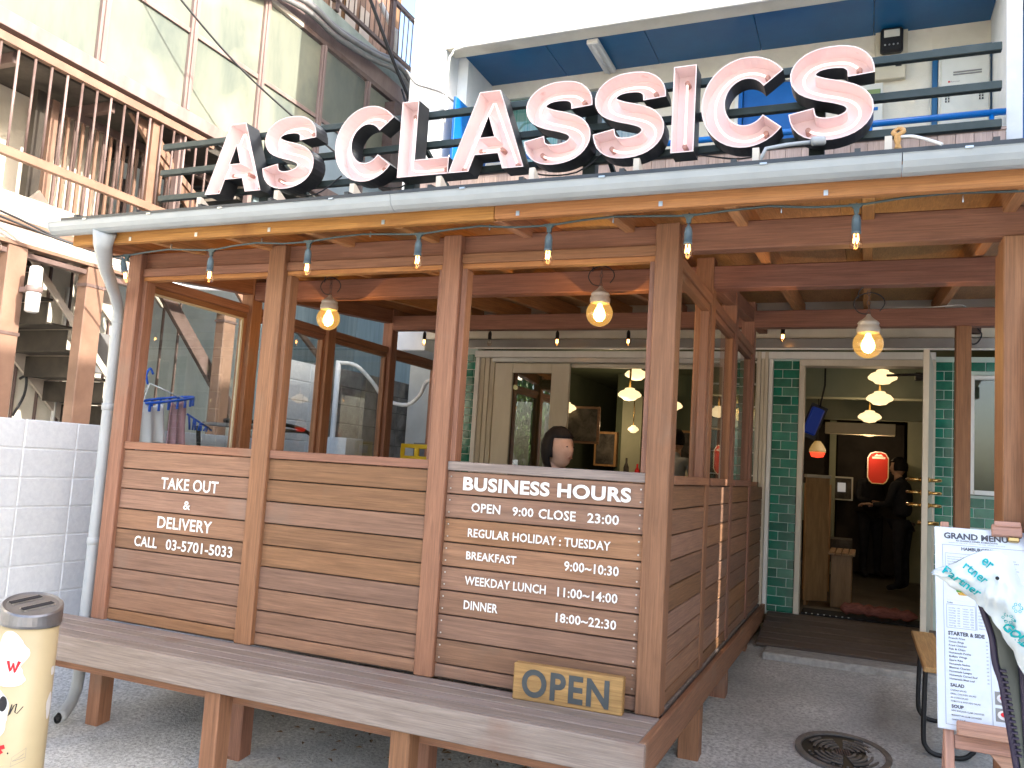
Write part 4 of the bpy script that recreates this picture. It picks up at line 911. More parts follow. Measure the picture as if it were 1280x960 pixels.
# yellow crate on a stand behind the terrace window
yc_ = thing('yellow_crate', (-3.62, 6.55, 1.43), 'yellow plastic bottle crate standing beyond the rear window', 'crate')
x0, x1, y0, y1, z0, z1 = -3.78, -3.46, 6.45, 6.72, 1.43, 1.565
for a, b, c, d, nm in ((x0, x1, y0, y0+0.01, 'side'), (x0, x1, y1-0.01, y1, 'side'), (x0, x0+0.01, y0+0.01, y1-0.01, 'end'), (x1-0.01, x1, y0+0.01, y1-0.01, 'end')):
    box(nm, a, b, c, d, z1-0.035, z1, 'plastic_yellow', yc_); box(nm, a, b, c, d, z0, z0+0.03, 'plastic_yellow', yc_)
for x in (x0+0.02, -3.62, x1-0.02):
    for y in (y0+0.005, y1-0.005): box('corner', x-0.022, x+0.022, y-0.006, y+0.006, z0+0.03, z1-0.035, 'plastic_yellow', yc_)
box('base', x0, x1, y0, y1, z0-0.01, z0, 'plastic_yellow', yc_)
tg = thing('side_table', (-3.6, 6.6, 0.45), 'low dark shelf under the yellow crate', 'shelf'); box('top', -3.8, -3.4, 6.4, 6.8, 1.38, 1.418, 'cedar', tg); box('leg', -3.78, -3.72, 6.45, 6.75, 0.45, 1.38, 'cedar', tg); box('leg', -3.46, -3.42, 6.45, 6.75, 0.45, 1.38, 'cedar', tg)
# grey board and tube seen through the left windows
gb = thing('folding_stand', (-4.6, 5.9, 1.3), 'grey board on a bent black tube frame beyond the left terrace windows', 'stand')
box('board', -4.9, -4.6, 5.2, 6.2, 1.60, 1.625, 'conduit', gb)
tube('frame', cr([(-4.62, 5.15, 1.64), (-4.6, 5.7, 1.66), (-4.58, 6.1, 1.63), (-4.57, 6.35, 1.5), (-4.57, 6.45, 1.3), (-4.57, 6.45, 0.1)]), 0.017, 'black_iron', gb, n=8)
tube('frame', cr([(-4.88, 5.15, 1.59), (-4.88, 5.2, 1.2), (-4.88, 5.3, 0.1)]), 0.017, 'black_iron', gb, n=8)

# laundry
hg = thing('clothes_hanger', (-4.9, 4.75, 1.92), 'blue plastic peg hanger with many clips hanging beyond the left window', 'hanger')
ring = [(-4.9+0.13*math.cos(a), 4.80+0.26*math.sin(a), 1.76+0.05*math.sin(a)) for a in [k*math.pi/10 for k in range(20)]]
tube('ring', ring, 0.010, 'plastic_blue', hg, n=8, closed=True)
tube('hook', cr([(-4.9, 4.62, 1.86), (-4.9, 4.6, 1.93), (-4.9, 4.63, 1.98), (-4.9, 4.66, 1.94)]), 0.008, 'plastic_blue', hg, n=8)
for a in (0.5, 2.2, 3.8, 5.3): tube('arm', [(-4.9, 4.64, 1.87), ring[int(a*20/6.28)]], 0.004, 'print_white', hg, n=5)
for k in range(0, 20, 1):
    p = ring[k]; box('clip', p[0]-0.006, p[0]+0.006, p[1]-0.009, p[1]+0.009, p[2]-0.065, p[2]-0.008, 'plastic_blue', hg, bev=0.002)
def cloth(name, x, y0, y1, z0, z1, m, label, taper=0.8, ph=0):
    V = []; Fc = []; nx_, nz_ = 18, 12
    for j in range(nz_+1):
        for i in range(nx_+1):
            u, v = i/nx_, j/nz_; wv = (1-v)*0.5+0.5*taper if False else 1
            yc0 = (y0+y1)/2+(u-0.5)*(y1-y0)*(taper+(1-taper)*(1-v))
            V.append((x+0.02*math.sin(u*14+ph+v*1.5)*(1.1-v), yc0, z0+(z1-z0)*v+0.015*math.sin(u*9+ph)*(1 if v in (0, 1) else 0)))
    for j in range(nz_):
        for i in range(nx_): a = j*(nx_+1)+i; Fc.append((a, a+1, a+nx_+2, a+nx_+1))
    o = mesh_obj(name, V, Fc, m, None, loc=(x, (y0+y1)/2, z1), smooth=True)
    md = o.modifiers.new('s', 'SOLIDIFY'); md.thickness = 0.006
    return tag(o, label, 'laundry')
cloth('hanging_towel', -4.84, 4.47, 4.76, 1.42, 1.71, 'cloth_white', 'white towel pegged on the blue hanger', 0.85)
cloth('hanging_shirt', -4.80, 4.75, 4.95, 1.42, 1.74, 'cloth_pink', 'dusty pink shirt pegged on the blue hanger beside the white towel', 0.75, 2)
cloth('hanging_shirt', -4.88, 4.88, 5.02, 1.46, 1.77, 'cloth_pink', 'second dusty pink garment hanging at the far end of the blue hanger', 0.7, 4)
hb2 = thing('clothes_hanger', (-4.85, 5.05, 1.6), 'small blue clip hanger dangling low over the white block wall', 'hanger')
for k in range(7): tube('clip', [(-4.86+0.02*(k % 2), 5.02+0.035*k, 1.66-0.015*k), (-4.85, 5.03+0.03*k, 1.55)], 0.008, 'plastic_blue', hb2, n=6)
tube('bar', [(-4.86, 5.0, 1.67), (-4.86, 5.28, 1.56)], 0.008, 'plastic_blue', hb2, n=6)

# ------------------------------------------------------------------ apartment building on the left (facade plane x = -6)
A = thing('apartment_building', (-6.6, 6.0, 0.0), 'old cream apartment block with rusty brown steel balconies, translucent screens and an outside stair', 'building')
def ab(n, *a, **k): return box(n, *a, parent=A, **k)
XA = -6.0
ys = [1.9, 2.85, 3.82, 4.80, 5.78, 6.76, 7.79, 8.75, 9.75]
for i in range(len(ys)-1):
    ya, yb = ys[i]+0.045, ys[i+1]-0.045
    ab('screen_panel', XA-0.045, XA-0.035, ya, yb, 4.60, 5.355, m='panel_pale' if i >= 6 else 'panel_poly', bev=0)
    ab('screen_panel', XA-0.045, XA-0.035, ya, yb, 5.405, 6.25, m='panel_poly', bev=0)
    ab('mid_rail', XA-0.05, XA-0.012, ya, yb, 5.356, 5.404, m='steel_mauve')
for y in ys:
    b = ab('screen_post', XA-0.06, XA, y-0.044, y+0.044, 4.60, 6.27, m='steel_mauve')
    ab('post_rib', XA, XA+0.018, y-0.018, y+0.018, 4.601, 6.27, m='steel_mauve')
ab('bottom_rail', XA-0.07, XA+0.02, 1.9, 9.8, 4.47, 4.598, m='steel_mauve')
ab('top_rail', XA-0.06, XA+0.0, 1.9, 7.36, 6.272, 6.33, m='slab_cream'); ab('top_rail', XA-0.06, XA, 7.361, 9.8, 6.272, 6.33, m='steel_dark')
ab('maroon_beam', XA-0.10, XA-0.012, 6.5, 9.8, 6.34, 6.56, m='steel_mauve')
ab('edge_slab', XA-1.2, XA-0.03, 6.2, 9.8, 6.57, 6.80, m='slab_pale')
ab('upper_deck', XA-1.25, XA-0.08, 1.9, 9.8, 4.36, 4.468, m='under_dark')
for k in range(9): ab('deck_joist', XA-1.2, XA-0.08, 2.3+0.9*k, 2.36+0.9*k, 4.27, 4.359, m='steel_dark')
# balcony railing
ab('rail_top', XA-0.03, XA+0.025, 1.9, 6.15, 4.355, 4.425, m='steel_brown')
ab('rail_bottom', XA-0.03, XA+0.025, 1.9, 6.15, 3.515, 3.585, m='steel_brown')
for k in range(30):
    y = 1.95+0.1425*k
    tube('baluster', [(XA, y, 3.585), (XA, y, 4.355)], 0.011, 'steel_dark' if k % 3 else 'steel_mauve', A, n=6)
for y in (5.80, 6.78): ab('rail_post', XA-0.10, XA-0.035, y-0.03, y+0.03, 3.2, 4.36, m='steel_mauve')
ab('balcony_slab', XA-1.3, XA+0.0, 1.9, 5.35, 3.07, 3.26, m='slab_cream'); ab('slab_trim', XA-0.05, XA+0.02, 1.9, 5.35, 3.018, 3.068, m='steel_brown')
ab('balcony_beam', XA-0.12, XA+0.0, 1.9, 5.35, 2.90, 3.017, m='slab_cream'); ab('beam_trim', XA-0.1, XA+0.01, 1.9, 5.35, 2.87, 2.898, m='steel_brown')
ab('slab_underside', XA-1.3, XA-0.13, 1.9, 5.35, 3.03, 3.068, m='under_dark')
for k in range(5): ab('floor_joist', XA-1.3, XA-0.13, 2.2+0.7*k, 2.27+0.7*k, 2.93, 3.029, m='steel_dark')
# sunlit cream wall behind the balcony, its end at the stair well
ab('rear_wall', XA-1.35, XA-1.3, -2.0, 6.15, 0.0, 6.3, m='render_cream')
ab('rear_wall', XA-0.80, XA-0.75, -2.0, 5.55, 3.262, 4.355, m='render_cream')
ab('rear_wall', XA-2.6, XA-2.55, 6.15, 12.0, 0.0, 9.0, m='render_cream')
ab('cross_wall', XA-2.6, XA-1.35, 6.1, 6.15, 0.0, 9.0, m='render_cream')
ab('upper_wall', XA-0.95, XA-0.9, 1.0, 7.0, 4.5, 9.5, m='render_cream')
# inner stair gate and slats
gx = XA-0.42
ab('gate_post', gx-0.04, gx+0.04, 4.55, 4.66, 3.26, 4.30, m='stair_dark'); ab('gate_post', gx-0.03, gx+0.03, 4.70, 4.77, 3.26, 4.28, m='steel_brown')
ab('gate_rail', gx-0.02, gx+0.02, 4.66, 6.6, 4.20, 4.27, m='steel_dark')
for k in range(17): ab('gate_slat', gx-0.012, gx+0.012, 4.80+0.075*k, 4.825+0.075*k, 3.27, 4.20, m='steel_brown' if k % 2 else 'steel_dark')
ab('brown_post', XA-0.09, XA-0.02, 5.43, 5.53, 3.0, 4.46, m='steel_brown')
# upper stair flight beyond the balcony
for k in range(9):
    y = 5.5+0.24*k; z = 3.0+0.19*k
    ab('stair_tread', XA-1.25, XA-0.15, y, y+0.25, z+0.10, z+0.13, m='stair_dark'); ab('stair_nosing', XA-1.25, XA-0.15, y-0.006, y+0.001, z+0.09, z+0.135, m='slab_cream')
beam('stringer', (XA-0.12, 5.2, 4.5), (XA-0.12, 7.0, 3.0), 0.04, 0.16, 'steel_brown', A); beam('stringer', (XA-1.28, 5.2, 4.5), (XA-1.28, 7.0, 3.0), 0.04, 0.16, 'slab_cream', A)
beam('handrail', (XA-0.1, 5.5, 4.2), (XA-0.1, 8.3, 2.6), 0.04, 0.06, 'steel_brown', A)
# lower posts, stair and stringers
for (ya, yb) in ((4.20, 4.36), (4.91, 5.09), (6.55, 6.72)):
    ab('column', XA-0.115, XA+0.0, ya, yb, -0.2, 2.868, m='steel_brown', bev=0.006)
    ab('column_band', XA-0.121, XA+0.006, ya-0.006, yb+0.006, 2.70 if ya > 4.5 else 2.18, 2.725 if ya > 4.5 else 2.205, m='steel_dark', bev=0)
ab('tie_beam', XA-0.1, XA-0.02, 3.9, 6.9, 2.80, 2.84, m='steel_dark')
xs0, xs1 = XA-1.2, XA-0.42
def st_line(y): return 2.30-(y-5.18)*0.935    # underside line of the far stringer
for k in range(12):
    y = 4.30+0.215*k; z = 3.22-0.205*k
    ab('stair_tread', xs0, xs1, y-0.26, y, z-0.018, z, m='stair_dark'); ab('stair_riser', xs0, xs1, y-0.26, y-0.252, z-0.02, z+0.17, m='stair_dark')
    ab('stair_nosing', xs0, xs1, y-0.003, y+0.010, z-0.028, z+0.004, m='slab_cream', bev=0)
beam('stringer', (XA-1.22, 4.2, 3.20), (XA-1.22, 6.0, 1.52), 0.03, 0.20, 'slab_cream', A)
beam('stringer', (XA-0.38, 4.35, 3.22), (XA-0.38, 6.0, 1.56), 0.02, 0.06, 'slab_cream', A)
beam('stringer', (XA-0.30, 4.55, 3.38), (XA-0.30, 5.85, 2.24), 0.03, 0.16, 'slab_cream', A)
beam('stringer', (XA-0.2, 5.6, 3.2), (XA-0.2, 7.6, 1.2), 0.05, 0.14, 'steel_dark', A)
ab('side_sheet', XA-0.30, XA-0.26, 7.1, 9.9, 0.0, 4.35, m='sheet_teal')
ab('side_sheet', -6.2, -5.0, 9.2, 9.24, 2.2, 4.2, m='sheet_teal')
for k in range(9): ab('batten', XA-1.30, XA-1.27, 5.3+0.24*k, 5.32+0.24*k, 0.0, 4.2, m='steel_dark')
ab('meter_cabinet', XA-1.27, XA-1.1, 5.9, 6.15, 2.1, 2.5, m='conduit'); tube('wall_pipe', [(XA-1.22, 5.7, 0.2), (XA-1.22, 5.7, 2.9)], 0.02, 'frame_white', A, n=8)
tube('wall_hook', cr([(XA-1.27, 5.35, 1.95), (XA-1.2, 5.36, 1.97), (XA-1.2, 5.36, 1.80), (XA-1.24, 5.3, 1.60)]), 0.012, 'black_iron', A, n=6)
# upper right: railing, boards and sheets behind
for k in range(14): ab('wall_board', XA-0.75, XA-0.72, 7.2+0.235*k, 7.43+0.235*k, 6.81, 9.2, m='rot_board')
for k in range(3): ab('loose_sheet', XA-0.70, XA-0.69, 8.7+0.35*k, 8.95+0.35*k, 7.2-0.1*k, 7.9-0.05*k, m='slab_cream')
ab('deck_rail', XA-0.05, XA, 6.8, 9.9, 7.62, 7.68, m='steel_dark'); ab('deck_rail', XA-0.05, XA, 6.8, 9.9, 6.90, 6.95, m='steel_dark')
for k in range(26): tube('upper_baluster', [(XA-0.02, 6.9+0.118*k, 6.95), (XA-0.02, 6.9+0.118*k, 7.62)], 0.008, 'steel_dark', A, n=5)
for y in (7.95, 9.2): ab('deck_post', XA-0.06, XA+0.0, y-0.04, y+0.04, 6.80, 9.4, m='steel_dark')
ab('roof_slab', XA-1.6, XA+0.05, 6.5, 10, 9.2, 9.4, m='slab_pale')
tube('drain_pipe', cr([(XA-0.5, 9.6, 7.9), (XA-0.3, 9.7, 7.5), (XA-0.2, 9.6, 7.4), (XA-0.15, 9.55, 6.8), (XA-0.15, 9.5, 6.3)]), 0.04, 'pipe_grey', A, n=8)
for i, (dz, dx) in enumerate(((0, 0), (0.07, 0.03), (0.13, -0.02))):
    tube('conduit', cr([(XA+0.08+dx, 6.3, 6.18+dz), (XA+0.10+dx, 7.2, 6.40+dz), (XA+0.09+dx, 7.85, 6.40+dz), (XA+0.09+dx, 8.6, 6.50+dz), (XA+0.1+dx, 9.2, 6.62+dz), (XA+0.1+dx, 9.55, 6.5+dz), (XA+0.1+dx, 9.62, 5.9), (XA+0.1+dx, 9.62, 5.0)]), 0.032, 'conduit', A, n=8)
for k in range(5): tube('loose_cable', cr([(XA+0.15, 9.3+0.05*k, 6.4-0.08*k), (XA+0.5, 9.0, 5.9-0.12*k), (-5.0, 8.5, 5.6-0.15*k), (-4.6, 7.6, 5.3-0.1*k), (-4.4, 7.3, 5.25)]), 0.014, 'conduit' if k % 2 else 'cable_black', A, n=6)
tube('yellow_sleeve', [(XA+0.3, 9.3, 5.9), (XA+0.3, 9.3, 5.4)], 0.035, 'plastic_yellow', A, n=8)
ab('tank', XA-0.3, XA+0.12, 9.2, 9.7, 5.0, 6.2, m='steel_dark')
# overhead cables
oc = thing('overhead_cable', (-5.5, 6.0, 5.0), 'thin black cable running down across the translucent balcony screens', 'cable')
tube('wire', cr([(-5.9, 4.9, 5.75), (-5.75, 5.2, 5.47), (-5.55, 5.9, 5.05), (-5.3, 6.7, 4.72), (-5.0, 7.6, 4.4)]), 0.010, 'cable_black', oc, n=6)
oc = thing('overhead_cable', (-5.5, 8.0, 6.5), 'thick twisted black cable dropping past the grey conduits to the white pillar', 'cable')
tube('wire', cr([(-5.6, 7.4, 7.3), (-5.5, 7.8, 6.9), (-5.35, 8.3, 6.2), (-5.2, 8.8, 5.6), (-5.05, 9.2, 5.1)]), 0.022, 'cable_black', oc, n=6)
oc = thing('overhead_cable', (-5.6, 4.5, 3.0), 'pair of black cables sagging under the balcony edge toward the gutter', 'cable')
for k in range(2): tube('wire', cr([(-5.9, 3.2, 3.10), (-5.88, 4.0, 3.06-0.04*k), (-5.7, 4.5, 2.93), (-5.3, 4.9, 2.85), (-4.3, 5.4, 2.80+0.03*k)]), 0.009, 'cable_black', oc, n=6)
oc = thing('overhead_cable', (-5.2, 5.0, 2.7), 'white cable sagging from the brown column to behind the downspout', 'cable')
tube('wire', cr([(-5.95, 4.95, 2.93), (-5.4, 5.0, 2.78), (-4.9, 5.05, 2.68), (-4.2, 5.1, 2.66)]), 0.012, 'print_white', oc, n=6)
wl = thing('wall_lamp', (-5.95, 4.33, 2.5), 'double ended frosted wall lamp on the brown column at the far left', 'lamp')
lathe('shade', [(0.035, 0.0), (0.05, 0.03), (0.045, 0.17), (0.03, 0.18), (0.0005, 0.181)], 'frame_white', (-5.86, 4.34, 2.54), wl, n=14)
lathe('shade', [(0.0005, -0.181), (0.035, -0.18), (0.05, -0.17), (0.052, -0.03), (0.035, 0.0)], 'print_white', (-5.86, 4.34, 2.54), wl, n=14)
lathe('collar', [(0.056, -0.025), (0.06, -0.02), (0.06, 0.02), (0.056, 0.025)], 'steel_mauve', (-5.86, 4.34, 2.54), wl, n=14); box('arm', -6.0, -5.9, 4.32, 4.36, 2.52, 2.56, 'steel_mauve', wl)
wl = thing('glass_lamp', (-5.2, 3.0, 2.9), 'edge of a clear glass lamp at the left border of the view', 'lamp')
lathe('globe', sphere_prof(0.07, 8), 'bulb_glass', (-5.13, 3.46, 2.60), wl, n=14); lathe('neck', [(0.03, 0.07), (0.03, 0.11)], 'frame_white', (-5.13, 3.46, 2.60), wl, n=10)

# ------------------------------------------------------------------ cigarette bin
bn = thing('ash_bin', (-3.05, 2.5, gz(2.5)), 'cream cylindrical ashtray bin with slanted grey metal lid and printed graphics', 'bin')
bx, by, br = -3.155, 2.5, 0.107
lathe('body', [(br-0.004, gz(2.5)+0.02), (br, gz(2.5)+0.03), (br, 0.675)], 'bin_cream', (bx, by, 0), bn, n=40)
lathe('foot', [(br+0.03, gz(2.5)), (br+0.035, gz(2.5)+0.02), (br, gz(2.5)+0.03)], 'steel_dark', (bx, by, 0), bn, n=30)
# slanted lid: rim ring + sloping top
def lid():
    n = 40; V = []; Fc = []
    def top(x, y): return 0.735-0.22*(x)*1.0+0.16*y
    for rr_, f in ((br+0.004, lambda x, y: 0.655-0.05*x), (br+0.008, lambda x, y: 0.665-0.05*x), (br+0.008, lambda x, y: top(x, y)-0.006), (br+0.002, lambda x, y: top(x, y)), (br-0.010, lambda x, y: top(x, y)-0.004), (0.001, lambda x, y: top(x, y)-0.004)):
        for k in range(n):
            a = 2*math.pi*k/n; x, y = rr_*math.cos(a), rr_*math.sin(a); V.append((bx+x, by+y, f(x, y)))
    for i in range(5):
        for k in range(n): Fc.append((i*n+k, i*n+(k+1) % n, (i+1)*n+(k+1) % n, (i+1)*n+k))
    o = mesh_obj('lid', V, Fc, 'bin_lid', bn, loc=(bx, by, 0.68), smooth=False)
    for dx in (-0.045, 0.03):
        for nm, w_, mm in (('slot_frame', 0.018, 'steel'), ('slot', 0.011, 'print_black')):
            V = []
            for (x, y) in ((dx-w_-0.01, -0.06), (dx+w_-0.01, -0.06), (dx+w_+0.01, 0.06), (dx-w_+0.01, 0.06)): V.append((bx+x, by+y, top(x, y)+(0.0005 if nm == 'slot_frame' else 0.003)))
            V += [(a, b, c-0.006) for a, b, c in V]
            mesh_obj(nm, V, [(0, 1, 2, 3), (0, 4, 5, 1), (1, 5, 6, 2), (2, 6, 7, 3), (3, 7, 4, 0)], mm, o)
lid()
def wrap(name, poly, m, r=br+0.0012):
    """flat print laid on the cylinder: (angle as arc metres from the camera-facing line, z)"""
    pts = [Vector((p[0], p[1], 0)) for p in poly]; bm = bmesh.new()
    vs = [bm.verts.new(p) for p in pts]; bm.faces.new(vs); bmesh.ops.triangulate(bm, faces=bm.faces)
    bmesh.ops.subdivide_edges(bm, edges=bm.edges, cuts=3, use_grid_fill=True)
    a0 = math.atan2(-by, -bx)
    for v in bm.verts:
        a = a0+v.co.x/r; v.co = Vector((bx+r*math.cos(a), by+r*math.sin(a), v.co.y))-wloc(bn)
    me = bpy.data.meshes.new(name); bm.to_mesh(me); bm.free(); me.materials.append(M[m])
    return link(name, me, wloc(bn), bn)
def blob(cx, cz, rx, rz_, n=34, j=0.12, sd=1):
    rg = random.Random(sd); return [(cx+rx*math.cos(t)*(1+j*math.sin(3*t+sd)+j*0.4*rg.uniform(-1, 1)), cz+rz_*math.sin(t)*(1+j*math.sin(2*t+sd*2))) for t in [2*math.pi*k/n for k in range(n)]]
wrap('splash_print', blob(-0.065, 0.56, 0.065, 0.075, sd=2), 'print_white'); wrap('splash_print', blob(-0.07, 0.47, 0.075, 0.05, sd=4), 'print_white', br+0.0016)
wrap('splash_print', blob(-0.10, 0.32, 0.06, 0.09, sd=5), 'print_white'); wrap('splash_print', blob(0.125, 0.33, 0.02, 0.05, sd=6), 'print_white'); wrap('splash_print', blob(0.125, 0.47, 0.014, 0.02, sd=7), 'print_white')
for i, q in enumerate(([(-0.075, 0.525), (-0.062, 0.528), (-0.052, 0.488), (-0.058, 0.484)], [(-0.058, 0.486), (-0.05, 0.49), (-0.042, 0.518), (-0.048, 0.522)], [(-0.05, 0.518), (-0.042, 0.520), (-0.034, 0.484), (-0.040, 0.48)], [(-0.040, 0.482), (-0.033, 0.486), (-0.018, 0.524), (-0.030, 0.528)])):
    wrap('letter_print', q, 'print_red', br+0.002+0.0002*i)
wrap('dot_print', blob(-0.07, 0.36, 0.018, 0.03, j=0.0), 'print_black', br+0.002)
sc_ = [(-0.045, 0.315), (-0.035, 0.36), (-0.04, 0.32), (-0.028, 0.355), (-0.018, 0.362), (-0.022, 0.33), (-0.014, 0.324), (0.005, 0.35)]
for i in range(len(sc_)-1):
    (x0, z0), (x1, z1) = sc_[i], sc_[i+1]; wrap('script_print', [(x0, z0), (x0+0.004, z0), (x1+0.004, z1), (x1, z1)], 'print_black', br+0.0021+0.0001*i)
wrap('red_print', [(-0.09, 0.19), (-0.045, 0.205), (-0.04, 0.19), (-0.055, 0.185), (-0.045, 0.175), (-0.06, 0.165), (-0.09, 0.17)], 'print_red')
wrap('dot_print', blob(-0.028, 0.172, 0.003, 0.004, n=8, j=0), 'print_black')
hs_ = [(-0.015, 0.12), (-0.012, 0.155), (0.035, 0.185), (0.035, 0.14), (-0.015, 0.12), (0.0, 0.14), (0.03, 0.165), (-0.01, 0.14), (0.035, 0.15)]
for i in range(len(hs_)-1):
    (x0, z0), (x1, z1) = hs_[i], hs_[i+1]; wrap('sketch_print', [(x0, z0), (x0+0.001, z0+0.0018), (x1+0.001, z1+0.0018), (x1, z1)], 'print_grey', br+0.0013+0.0001*i)
def wtext(s, a0_, a1_, z0_, z1_, m, slope=0.0):
    t = text('print_text', s, a0_, a1_, 0, z1_-z0_, 0, m, bn, bold=0.02); me = t.data; t.location = (0, 0, 0); aa = math.atan2(-by, -bx); r = br+0.0015
    mid = (a0_+a1_)/2; hz = (z1_-z0_)/2
    for v in me.vertices:
        s_ = v.co.x+mid; a = aa+s_/r; z = z0_+v.co.z+hz+slope*s_
        v.co = Vector((bx+r*math.cos(a), by+r*math.sin(a), z))-wloc(bn)
wtext('DESIGN.FLOOR', -0.09, 0.02, 0.078, 0.092, 'print_black', 0.1)

# ------------------------------------------------------------------ manhole cover
mh = thing('manhole_cover', (-0.07, 4.83, gz(4.83)), 'round cast iron manhole cover with concentric rings in the concrete path', 'manhole cover')
def disc(name, r0_, r1_, z0_, z1_, m, a0_=0, a1_=360, n=36):
    V = []; Fc = []; k = max(2, int(n*(a1_-a0_)/360)); full = a1_-a0_ >= 360
    cnt = k if full else k+1
    for (r_, z_) in ((r0_, z0_), (r0_, z1_), (r1_, z1_), (r1_, z0_)):
        for i in range(cnt): a = R(a0_+(a1_-a0_)*i/k); V.append((r_*math.cos(a), r_*math.sin(a), z_))
    for j in range(3):
        for i in range(k): i2 = (i+1) % cnt; Fc.append((j*cnt+i, j*cnt+i2, (j+1)*cnt+i2, (j+1)*cnt+i))
    o = mesh_obj(name, [Vector(v)+Vector((-0.07, 4.83, gz(4.83))) for v in V], Fc, m, mh); return o
disc('rim', 0.205, 0.235, -0.02, 0.012, 'cast_iron'); disc('plate', 0.0001, 0.203, -0.01, 0.003, 'black_iron')
for r_ in (0.05, 0.078, 0.106, 0.134):
    for q in range(4): disc('ring', r_, r_+0.013, 0.0, 0.009, 'cast_iron', q*90+10, q*90+80, 40)
for q in range(4): disc('ring', 0.165, 0.178, 0.0, 0.009, 'cast_iron', q*90+30, q*90+60, 40)
for x in (-0.03, -0.018, -0.006, 0.006, 0.018, 0.03): box('bar', -0.07+x-0.003, -0.07+x+0.003, 4.83-0.03, 4.83+0.03, gz(4.83), gz(4.83)+0.009, 'steel_dark', mh)
for q in range(14):
    a = R(190+q*11); box('stud', -0.07+0.172*math.cos(a)-0.006, -0.07+0.172*math.cos(a)+0.006, 4.83+0.172*math.sin(a)-0.004, 4.83+0.172*math.sin(a)+0.004, gz(4.83), gz(4.83)+0.009, 'cast_iron', mh)
mh.rotation_euler = (math.atan(0.126), 0, R(12))

# ------------------------------------------------------------------ small bench by the door
sb = thing('small_bench', (0.42, 5.2, gz(5.2)), 'low bench of two light wooden slats on black tube legs beside the entrance', 'bench')
for x in (0.29, 0.435): box('slat', x, x+0.125, 4.68, 5.82, 0.545, 0.572, 'pale_wood', sb, bev=0.005)
for y in (4.98, 5.45):
    zg = gz(y)+0.013
    tube('leg_frame', cr([(0.32, y, 0.53), (0.315, y, 0.4), (0.312, y, zg+0.09), (0.325, y, zg+0.03), (0.37, y, zg), (0.48, y, zg), (0.53, y, zg+0.03), (0.545, y, zg+0.09), (0.54, y, 0.53)]), 0.0125, 'black_iron', sb, n=9)
    box('cross_bar', 0.30, 0.555, y-0.012, y+0.012, 0.526, 0.545, 'black_iron', sb)

# ------------------------------------------------------------------ menu stand
mn = thing('menu_stand', (0.297, 3.70, 0.53), 'wooden easel stand holding a white printed GRAND MENU board clipped at the top', 'menu stand')
def q_(n, x0, x1, y0, y1, z0, z1, m, par=None, bev=0.003): return box(n, 0.297+x0, 0.297+x1, 3.70+y0, 3.70+y1, 0.53+z0, 0.53+z1, m, par or mn, bev)
brd = q_('menu_board', -0.016, 0.585, 0.0, 0.012, 0.0, 0.803, 'menu_paper')
def mt_(s, x0, x1, z0, z1, m='ink', bold=0.03): text('menu_print', s, 0.297+x0, 0.297+x1, 0.53+z0, 0.53+z1, 3.70, m, brd, bold=bold)
mt_('GRAND MENU', 0.018, 0.252, 0.752, 0.779, bold=0.035)
mt_('AS CLASSICS DINER KOMAZAWA', 0.062, 0.215, 0.7425, 0.7495, bold=0.02)
mt_('BREAKFAST 9:00~10:30   LUNCH 11:00~14:00   DINNER 18:00~22:30', 0.036, 0.24, 0.7345, 0.738, 'print_grey', 0.01)
mt_("HAMBURGER'S", 0.082, 0.197, 0.7055, 0.7205, bold=0.03)
def rule(x0, x1, z0, z1, m='ink'): q_('print_rule', x0, x1, -0.0012, 0.0, z0, z1, m, None, 0)
for a, b, c, d in ((0.012, 0.56, 0.7255, 0.7268), (0.012, 0.0132, 0.018, 0.7255), (0.012, 0.56, 0.018, 0.0192), (0.022, 0.125, 0.690, 0.691), (0.022, 0.023, 0.60, 0.69), (0.124, 0.125, 0.60, 0.69), (0.022, 0.125, 0.60, 0.601),
    (0.128, 0.129, 0.59, 0.69), (0.31, 0.311, 0.59, 0.69), (0.022, 0.125, 0.478, 0.479), (0.022, 0.125, 0.385, 0.386), (0.022, 0.023, 0.385, 0.478), (0.124, 0.125, 0.385, 0.478), (0.17, 0.171, 0.018, 0.37), (0.128, 0.129, 0.385, 0.5)): rule(a, b, c, d, 'print_grey')
for k in range(8):
    rg = random.Random(k); 
    mt_('Bacon cheese burger with egg ' if k % 2 else 'Plain hamburger, lettuce, onion', 0.030, 0.115-0.008*(k % 3), 0.604+0.010*k, 0.6085+0.010*k, 'print_grey', 0.01)
    mt_('Avocado cheese burger  1180' if k % 2 else 'Classic burger deluxe  1080', 0.135, 0.285-0.01*(k % 3), 0.604+0.010*k, 0.6085+0.010*k, 'print_grey', 0.01)
for k in range(8): mt_('cheddar  100' if k % 2 else 'fried egg  150', 0.03, 0.070, 0.392+0.010*k, 0.3965+0.010*k, 'print_grey', 0.01); mt_('bacon  200' if k % 2 else 'onion  50', 0.08, 0.118, 0.392+0.010*k, 0.3965+0.010*k, 'print_grey', 0.01)
for k in range(9): mt_('Chili cheese dog  980' if k % 2 else 'Club house sandwich 1200', 0.135, 0.21, 0.39+0.0125*k, 0.395+0.0125*k, 'print_grey', 0.01)
mt_('Today', 0.024, 0.046, 0.483, 0.489, 'ink', 0.02)
